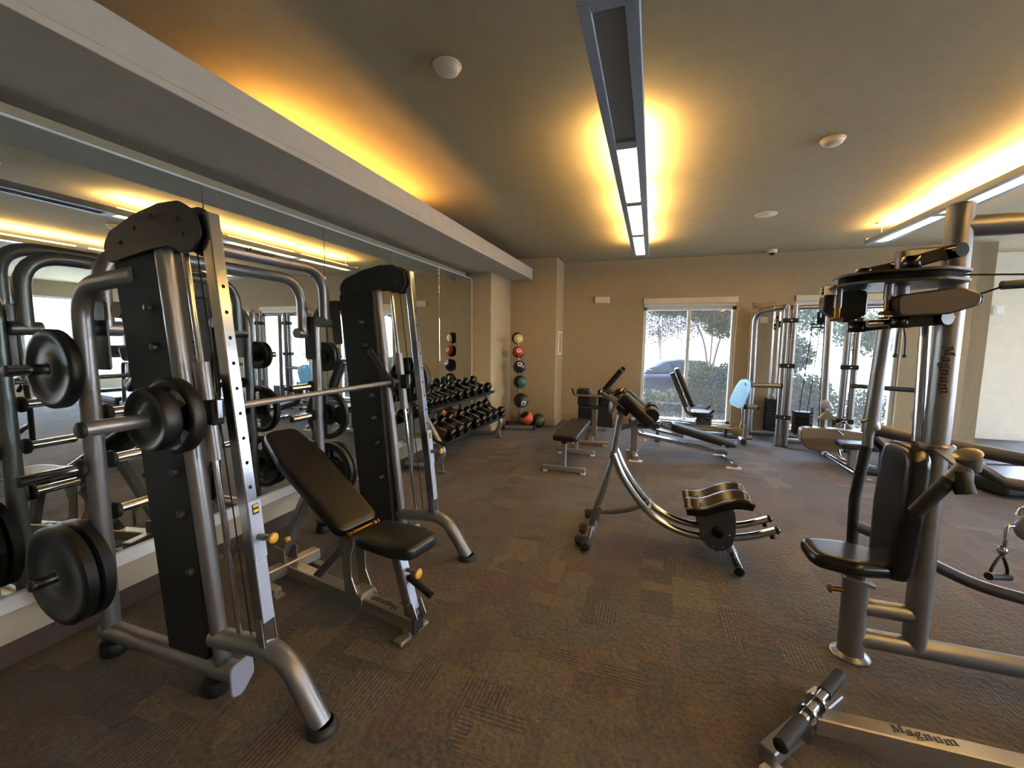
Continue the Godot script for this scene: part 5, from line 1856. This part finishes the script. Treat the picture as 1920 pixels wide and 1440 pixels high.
	tube(e, smooth_path([V3(3.245, 1.40, -7.28), V3(3.25, 1.6, -7.28), V3(3.258, 1.74, -7.28), V3(3.285, 1.83, -7.28), V3(3.315, 1.74, -7.28), V3(3.34, 1.6, -7.28), V3(3.347, 1.40, -7.28)]), 0.013, 10)
	obj("rope", e, M.rubber, r)
	for x in [3.245, 3.347]:
		e = mb()
		lathe(e, [V2(0, 0), V2(0.03, 0.0), V2(0.034, 0.02), V2(0.018, 0.05), V2(0.013, 0.06)], V3(x, 1.355, -7.28), Y, 16)
		obj("end_stop", e, M.rubber, r)
	e = mb()
	tube(e, [V3(3.285, 1.80, -7.28), V3(3.285, 1.87, -7.28)], 0.009, 10)
	obj("hook", e, M.chrome, r)

# ======================= right foreground =======================
func press_machine():
	var z := -2.37
	var o := thing("chest_press_machine", "press machine in the right foreground with a black seat and overhead cam", "exercise machine", V3(1.2, 0, z))
	var e := mb()
	# frame
	rod("base_tube", M.silver_paint, o, V3(1.0, 0.105, z), V3(2.30, 0.105, z), 0.045, 20)
	rod("column", M.silver_paint, o, V3(1.243, 0.10, z), V3(1.232, 2.13, z), 0.046, 24)
	e = mb()
	disc(e, V3(1.232, 2.134, z), Y, 0.0465, 0.012, 24)
	obj("column_cap", e, M.silver_paint, o)
	rod("rear_column", M.silver_paint, o, V3(2.30, 0.0, z), V3(2.30, 2.13, z), 0.052, 20)
	rod("top_tube", M.silver_paint, o, V3(1.235, 2.045, z), V3(2.30, 2.045, z), 0.045, 20)
	e = mb()
	tube(e, [V3(0.997, 0.02, z), V3(0.993, 0.40, z)], 0.053, 24)
	lathe(e, [V2(0, 0), V2(0.075, 0), V2(0.075, 0.008), V2(0.055, 0.022)], V3(0.997, 0, z), Y, 28)
	obj("seat_post", e, M.silver_paint, o)
	e = mb()
	lathe(e, [V2(0, 0), V2(0.082, 0), V2(0.082, 0.006), V2(0.0, 0.006)], V3(0.997, 0, z), Y, 28)
	obj("base_flange", e, M.rail_steel, o)
	rod("cross_tube", M.silver_paint, o, V3(1.0, 0.265, z), V3(1.243, 0.265, z), 0.040, 18)
	e = mb()
	plate(e, round_poly([V2(-0.07, -0.05), V2(0.075, -0.05), V2(0.055, 0.05), V2(-0.05, 0.05)], 0.02), 0.014, fr(V3(0.99, 0.405, z), V3(1, -0.25, 0), V3(0, 0, -1)))
	obj("post_plate", e, M.silver_paint, o)
	rod("seat_stem", M.grey_paint, o, V3(0.995, 0.36, z), V3(1.0, 0.50, z), 0.033, 18)
	e = mb()
	tube(e, [V3(0.96, 0.335, z), V3(0.90, 0.33, z)], 0.012, 12)
	var pin := obj("pull_pin", e, M.brass, o)
	e = mb()
	disc(e, V3(0.89, 0.33, z), X, 0.022, 0.014, 18, 0.005)
	obj("knob", e, M.brass, pin)
	# seat and backrest
	e = mb()
	pad(e, round_poly([V2(-0.18, -0.11), V2(-0.18, 0.11), V2(0.0, 0.145), V2(0.18, 0.09), V2(0.18, -0.09), V2(0.0, -0.145)], 0.09, 7), 0.068, fr(V3(0.948, 0.500, z), V3(1, -0.03, 0), V3(0, 0, -1)), 0.028)
	obj("seat_pad", e, M.vinyl_smooth, o)
	e = mb()
	pad(e, round_poly([V2(-0.32, -0.115), V2(-0.32, 0.115), V2(0.0, 0.14), V2(0.32, 0.125), V2(0.32, -0.125), V2(0.0, -0.14)], 0.09, 7), 0.09, fr(V3(1.125, 0.765, z), V3(0.03, 1, 0), V3(0, 0, -1)), 0.03)
	obj("back_pad", e, M.vinyl_smooth, o)
	e = mb()
	lathe(e, [V2(0.054, -0.015), V2(0.066, -0.01), V2(0.066, 0.01), V2(0.054, 0.018)], V3(1.238, 1.08, z), Y, 24)
	obj("column_collar", e, M.silver_paint, o)
	block("back_mount", M.silver_paint, o, V3(1.19, 0.85, z), V3(0.06, 0.10, 0.06))
	# press arms at both sides: T head, grips, links running back
	for s in [-1.0, 1.0]:
		var zz: float = z + 0.37 * s
		e = mb()
		tube(e, [V3(1.14, 0.98, zz), V3(1.14, 1.10, zz)], 0.026, 18)
		lathe(e, [V2(0.02, -0.04), V2(0.03, -0.035), V2(0.038, 0.02), V2(0.042, 0.032), V2(0.03, 0.04), V2(0, 0.04)], V3(1.15, 1.105, zz), V3(-0.45, 1, 0.3 * s), 22)
		var hd := obj("arm_head", e, M.silver_paint, o)
		if s < 0:
			quick("long_grip", M.rubber, o, [V3(1.135, 0.985, zz), V3(1.105, 0.68, zz), V3(1.115, 0.33, zz)], 0.026, 16)
			quick("upper_link", M.grey_paint, o, [V3(1.14, 1.085, zz), V3(1.36, 1.04, zz), V3(2.24, 0.90, zz)], 0.034, 16)
			quick("lower_link", M.grey_paint, o, smooth_path([V3(1.115, 0.53, zz), V3(1.285, 0.47, zz), V3(1.485, 0.364, zz), V3(1.75, 0.27, zz), V3(2.24, 0.21, zz)]), 0.030, 16)
			rod("link_post", M.grey_paint, o, V3(2.22, 0.21, zz), V3(2.22, 0.90, zz), 0.03, 14)
			quick("side_grip", M.rubber, o, [V3(1.14, 1.05, zz), V3(1.29, 0.91, zz)], 0.021, 14)
		else:
			quick("long_grip", M.rubber, o, [V3(1.10, 1.03, zz), V3(1.015, 0.875, zz - 0.02)], 0.026, 16)
			rod("grip_stem", M.silver_paint, o, V3(1.15, 1.11, zz), V3(1.085, 1.005, zz), 0.023, 16)
			quick("side_grip", M.rubber, o, [V3(1.125, 1.06, zz), V3(1.135, 0.985, zz + 0.03)], 0.030, 16)
			quick("upper_link", M.grey_paint, o, [V3(1.155, 1.10, zz), V3(1.265, 1.03, zz - 0.02), V3(2.2, 0.93, zz - 0.02)], 0.022, 14)
			e = mb()
			bar(e, V3(1.235, 1.075, z + 0.03), V3(1.15, 1.075, zz - 0.02), 0.05, 0.012, X, 0.002)
			obj("head_strap", e, M.silver_paint, o)
	# overhead cam assembly
	e = mb()
	plate(e, round_poly([V2(0.88, -2.20), V2(1.10, -2.14), V2(1.24, -2.25), V2(1.25, -2.45), V2(1.12, -2.60), V2(0.92, -2.60), V2(0.82, -2.48), V2(0.80, -2.30)], 0.10, 6), 0.012, Transform3D(Basis(X, V3(0, 0, 1), V3(0, -1, 0)), V3(0, 1.845, 0)))
	plate(e, round_poly([V2(0.88, -2.20), V2(1.10, -2.14), V2(1.24, -2.25), V2(1.25, -2.45), V2(1.12, -2.60), V2(0.92, -2.60), V2(0.82, -2.48), V2(0.80, -2.30)], 0.10, 6), 0.012, Transform3D(Basis(X, V3(0, 0, 1), V3(0, -1, 0)), V3(0, 1.805, 0)))
	var cam := obj("cam_disc", e, M.grey_paint, o)
	e = mb()
	plate(e, round_poly([V2(0.90, -2.22), V2(1.09, -2.165), V2(1.22, -2.27), V2(1.23, -2.44), V2(1.11, -2.58), V2(0.93, -2.58), V2(0.84, -2.46), V2(0.82, -2.31)], 0.10, 6), 0.03, Transform3D(Basis(X, V3(0, 0, 1), V3(0, -1, 0)), V3(0, 1.825, 0)))
	obj("cam_groove", e, M.hole, cam)
	e = mb()
	plate(e, round_poly([V2(0.98, 1.655), V2(0.97, 1.745), V2(1.18, 1.775), V2(1.245, 1.745), V2(1.245, 1.70), V2(1.15, 1.665)], 0.03, 4), 0.07, Transform3D(Basis(), V3(0, 0, -2.24)), 0.006)
	obj("cam_arm", e, M.grey_paint, o)
	e = mb()
	plate(e, round_poly([V2(0.80, 1.70), V2(0.80, 1.79), V2(0.98, 1.80), V2(0.98, 1.68), V2(0.90, 1.64)], 0.03, 4), 0.07, Transform3D(Basis(), V3(0, 0, -2.52)), 0.006)
	obj("cam_arm", e, M.grey_paint, o)
	rod("cam_axle", M.silver_paint, o, V3(1.05, 1.62, z), V3(1.05, 1.95, z), 0.03, 18)
	rod("lower_cross_bar", M.chrome, o, V3(0.92, 1.63, z + 0.05), V3(1.22, 1.655, z + 0.05), 0.016, 12)
	e = mb()
	bar(e, V3(1.05, 1.70, z), V3(1.232, 1.72, z), 0.08, 0.09, Z, 0.006)
	bar(e, V3(1.05, 1.93, z), V3(1.232, 1.94, z), 0.06, 0.05, Z, 0.006)
	obj("cam_mount", e, M.silver_paint, o)
	# swivel pulleys: pairs of black rollers above and below
	for q in [[V3(0.93, 1.865, -2.42), V3(1.02, 1.885, -2.40)], [V3(1.03, 1.885, -2.26), V3(1.13, 1.915, -2.24)], [V3(0.93, 1.62, -2.45), V3(1.02, 1.635, -2.43)], [V3(1.02, 1.635, -2.28), V3(1.12, 1.645, -2.26)]]:
		e = mb()
		bar(e, q[0], q[1], 0.05, 0.05, Z, 0.006)
		var yk := obj("swivel_yoke", e, M.black_panel, o)
		e = mb()
		tube(e, [q[1] + V3(0.01, 0.003, -0.03), q[1] + V3(0.035, 0.006, 0.035)], 0.029, 18)
		obj("swivel_roller", e, M.black_gloss, yk)
		e = mb()
		disc(e, q[0], Y, 0.035, 0.05, 18)
		obj("swivel_base", e, M.black_gloss, yk)
	for q in [V3(0.835, 1.74, -2.42), V3(0.965, 1.76, -2.27)]:
		e = mb()
		tube(e, [q + V3(0, 0.06, 0), q + V3(0, -0.03, 0)], 0.016, 12)
		var p2 := obj("pull_pin", e, M.silver_paint, o)
		e = mb()
		tube(e, [q + V3(0, -0.03, 0), q + V3(0, -0.075, 0)], 0.012, 12)
		disc(e, q + V3(0, -0.085, 0), Y, 0.028, 0.016, 18, 0.005)
		obj("knob", e, M.brass, p2)
	e = mb()
	box(e, V3(0.79, 1.79, -2.40), V3(0.05, 0.05, 0.04), 0.004)
	disc(e, V3(0.765, 1.79, -2.40), X, 0.014, 0.02, 12)
	obj("stop_block", e, M.rail_steel, o)
	# hanging arms from the cam
	rod("hanging_arm", M.silver_paint, o, V3(1.16, 1.66, z - 0.35), V3(1.14, 1.06, z - 0.37), 0.034, 18)
	rod("arm_bridge", M.grey_paint, o, V3(1.16, 1.66, z - 0.35), V3(1.05, 1.66, z), 0.028, 16)
	rod("guide_tube", M.rail_steel, o, V3(1.20, 1.70, z - 0.10), V3(1.195, 1.09, z - 0.05), 0.021, 16)
	rod("cable", M.hole, o, V3(1.16, 1.835, -2.30), V3(2.28, 1.80, -2.30), 0.004, 8)
	rod("cable", M.hole, o, V3(1.25, 1.735, -2.30), V3(1.37, 1.785, -2.30), 0.004, 8)
	e = mb()
	tube(e, [V3(1.355, 1.785, -2.30), V3(1.60, 1.80, -2.30)], 0.018, 14)
	obj("cable_end", e, M.rubber, o)
	e = mb()
	disc(e, V3(1.275, 1.73, -2.30), X, 0.022, 0.04, 16, 0.006)
	obj("cable_stop", e, M.rubber, o)
	words("lettering", "Magnum", 0.034, M.text_dark, o, fr(V3(1.232 - 0.018, 1.43, z + 0.0475), V3(0, -1, 0), V3(0.98, 0, 0.35)))
	# weight stack and low pulley out of frame to the right
	e = mb()
	box(e, V3(2.30, 0.55, z - 0.35), V3(0.22, 0.85, 0.30), 0.01)
	obj("stack_shroud", e, M.black_panel, o)
	e = mb()
	disc(e, V3(1.60, 0.745, z + 0.0), V3(0, 0.1, 1), 0.058, 0.03, 24, 0.006)
	var pw := obj("low_pulley", e, M.silver_paint, o)
	e = mb()
	box(e, V3(1.603, 0.755, z + 0.018), V3(0.06, 0.03, 0.004), 0.001)
	obj("warning_label", e, M.placard_yellow, pw)
	e = mb()
	bar(e, V3(1.62, 0.72, z), V3(1.72, 0.12, z), 0.04, 0.05, Z, 0.004)
	obj("pulley_bracket", e, M.silver_paint, o)
	e = mb()
	tube(e, smooth_path([V3(1.55, 0.80, z), V3(1.57, 0.84, z), V3(1.61, 0.835, z), V3(1.65, 0.80, z)]), 0.012, 10)
	obj("pulley_guard", e, M.chrome, o)
	var h := thing("cable_stirrup", "black stirrup grip hanging from the low pulley at the right edge", "exercise handle", V3(1.50, 0.5, z + 0.03))
	e = mb()
	tube(e, smooth_path([V3(1.53, 0.755, z + 0.01), V3(1.505, 0.75, z + 0.02), V3(1.50, 0.70, z + 0.03), V3(1.497, 0.66, z + 0.03)]), 0.008, 8)
	obj("snap_hook", e, M.chrome, h)
	e = mb()
	lathe(e, [V2(0.004, 0), V2(0.016, 0.02), V2(0.018, 0.035), V2(0.01, 0.045)], V3(1.493, 0.618, z + 0.03), Y, 14)
	obj("swivel", e, M.chrome, h)
	e = mb()
	tube(e, smooth_path([V3(1.445, 0.555, z + 0.06), V3(1.45, 0.58, z + 0.06), V3(1.493, 0.62, z + 0.03), V3(1.535, 0.56, z + 0.0), V3(1.553, 0.515, z - 0.02)]), 0.006, 8)
	obj("strap", e, M.rubber, h)
	e = mb()
	tube(e, [V3(1.437, 0.535, z + 0.065), V3(1.565, 0.503, z - 0.03)], 0.016, 14)
	obj("grip", e, M.rubber, h)

func front_bench():
	var o := thing("floor_bench", "bench end with black foam ankle rollers and a silver beam, in the bottom right corner", "bench", V3(1.2, 0, -1.76))
	var e := mb()
	var a := V3(0.455, 0.045, -1.60)
	var b := V3(0.80, 0.045, -1.985)
	bar(e, a, b, 0.06, 0.06, Y.cross(b - a), 0.005)
	var ft := obj("foot_bar", e, M.silver_paint, o)
	for q in [V3(0.475, 0.010, -1.585), V3(0.75, 0.010, -2.02)]:
		e = mb()
		box(e, q, V3(0.075, 0.02, 0.06), 0.003, Basis(Y, 0.785))
		disc(e, q + V3(-0.012, 0.0105, 0.01), Y, 0.009, 0.002, 12)
		obj("foot_plate", e, M.white_plastic, ft)
	e = mb()
	bar(e, V3(0.655, 0.085, -1.785), V3(2.0, 0.085, -1.80), 0.07, 0.07, Z, 0.005)
	var bm := obj("beam", e, M.brushed, o)
	words("lettering", "Magnum", 0.032, M.text_dark, bm, fr(V3(1.0, 0.1215, -1.79), X, V3(0, 0, -1)))
	# roller axle on two rings
	var r0 := V3(0.475, 0.165, -1.53)
	var r1 := V3(0.80, 0.165, -1.965)
	var d := (r1 - r0).normalized()
	rod("axle", M.rail_steel, o, r0, r1, 0.021, 16)
	for t in [[0.0, 0.17], [0.375, 0.545]]:
		e = mb()
		tube(e, [r0 + d * t[0], r0 + d * t[1]], 0.0245, 18)
		lathe(e, [V2(0.0245, -0.001), V2(0.018, 0.010), V2(0, 0.012)], r0 + d * (t[0] if t[0] == 0.0 else t[1]), -d if t[0] == 0.0 else d, 18)
		obj("foam_roller", e, M.grip, o)
	for t in [0.215, 0.30]:
		e = mb()
		lathe(e, [V2(0.021, -0.006), V2(0.034, -0.006), V2(0.034, 0.006), V2(0.021, 0.006)], r0 + d * t, d, 22)
		var c: Vector3 = r0 + d * t
		bar(e, V3(c.x, 0.05, c.z - 0.01), V3(c.x, 0.15, c.z), 0.05, 0.012, d.cross(Y), 0.002)
		obj("axle_ring", e, M.rail_steel, o)
	e = mb()
	bar(e, V3(1.95, 0.04, -1.50), V3(1.95, 0.04, -2.10), 0.06, 0.06, X, 0.005)
	obj("rear_foot", e, M.silver_paint, o)
	e = mb()
	bar(e, V3(1.6, 0.1, -1.795), V3(1.6, 0.42, -1.795), 0.06, 0.06, Z, 0.005)
	obj("post", e, M.silver_paint, o)
	e = mb()
	pad(e, rrect(0.8, 0.28, 0.06), 0.07, fr(V3(1.95, 0.455, -1.80), X, V3(0, 0, -1)), 0.022)
	obj("seat_pad", e, M.vinyl, o)

func treadmills():
	for q in [[V3(4.25, 0, -6.0), -78.0, "black treadmill at the right edge, nearest the press machine"], [V3(6.6, 0, -6.6), -78.0, "second black treadmill, beyond the one at the right edge"], [V3(7.2, 0, -3.6), -80.0, "black treadmill by the far right windows, seen only in the mirrors"]]:
		var o := thing("treadmill", q[2], "treadmill", q[0], false, deg_to_rad(q[1]), "treadmills on the right side")
		var e := mb()
		pad(e, rrect(0.82, 1.9, 0.06), 0.14, fr(V3(0, 0.10, 0), X, V3(0, 0, -1)), 0.03)
		obj("deck", e, M.black_panel, o)
		e = mb()
		box(e, V3(0, 0.172, 0.05), V3(0.52, 0.01, 1.6), 0.003)
		obj("belt", e, M.belt, o)
		for s in [-1, 1]:
			e = mb()
			box(e, V3(s * 0.335, 0.18, 0.05), V3(0.12, 0.02, 1.7), 0.006)
			obj("side_rail", e, M.grey_paint, o)
			quick("upright", M.grey_paint, o, fillet([V3(s * 0.38, 0.15, -0.72), V3(s * 0.38, 1.02, -0.62), V3(s * 0.36, 1.03, -0.15)], 0.12, 6), 0.035, 14)
		e = mb()
		pad(e, rrect(0.5, 1.0, 0.1), 0.14, fr(V3(0, 0.17, -0.82), X, V3(0, 0, -1)) * Transform3D(Basis().scaled(V3(1.4, 0.32, 1.0)), V0), 0.04)
		obj("motor_hood", e, M.black_panel, o)
		e = mb()
		pad(e, rrect(0.80, 0.34, 0.08), 0.07, fr(V3(0, 1.18, -0.66), X, V3(0, 0.85, -0.5)), 0.025)
		var cs := obj("console", e, M.black_panel, o)
		e = mb()
		plate(e, rrect(0.36, 0.2, 0.02), 0.006, fr(V3(0, 1.205, -0.618), X, V3(0, 0.85, -0.5)))
		obj("screen", e, M.black_gloss, cs)
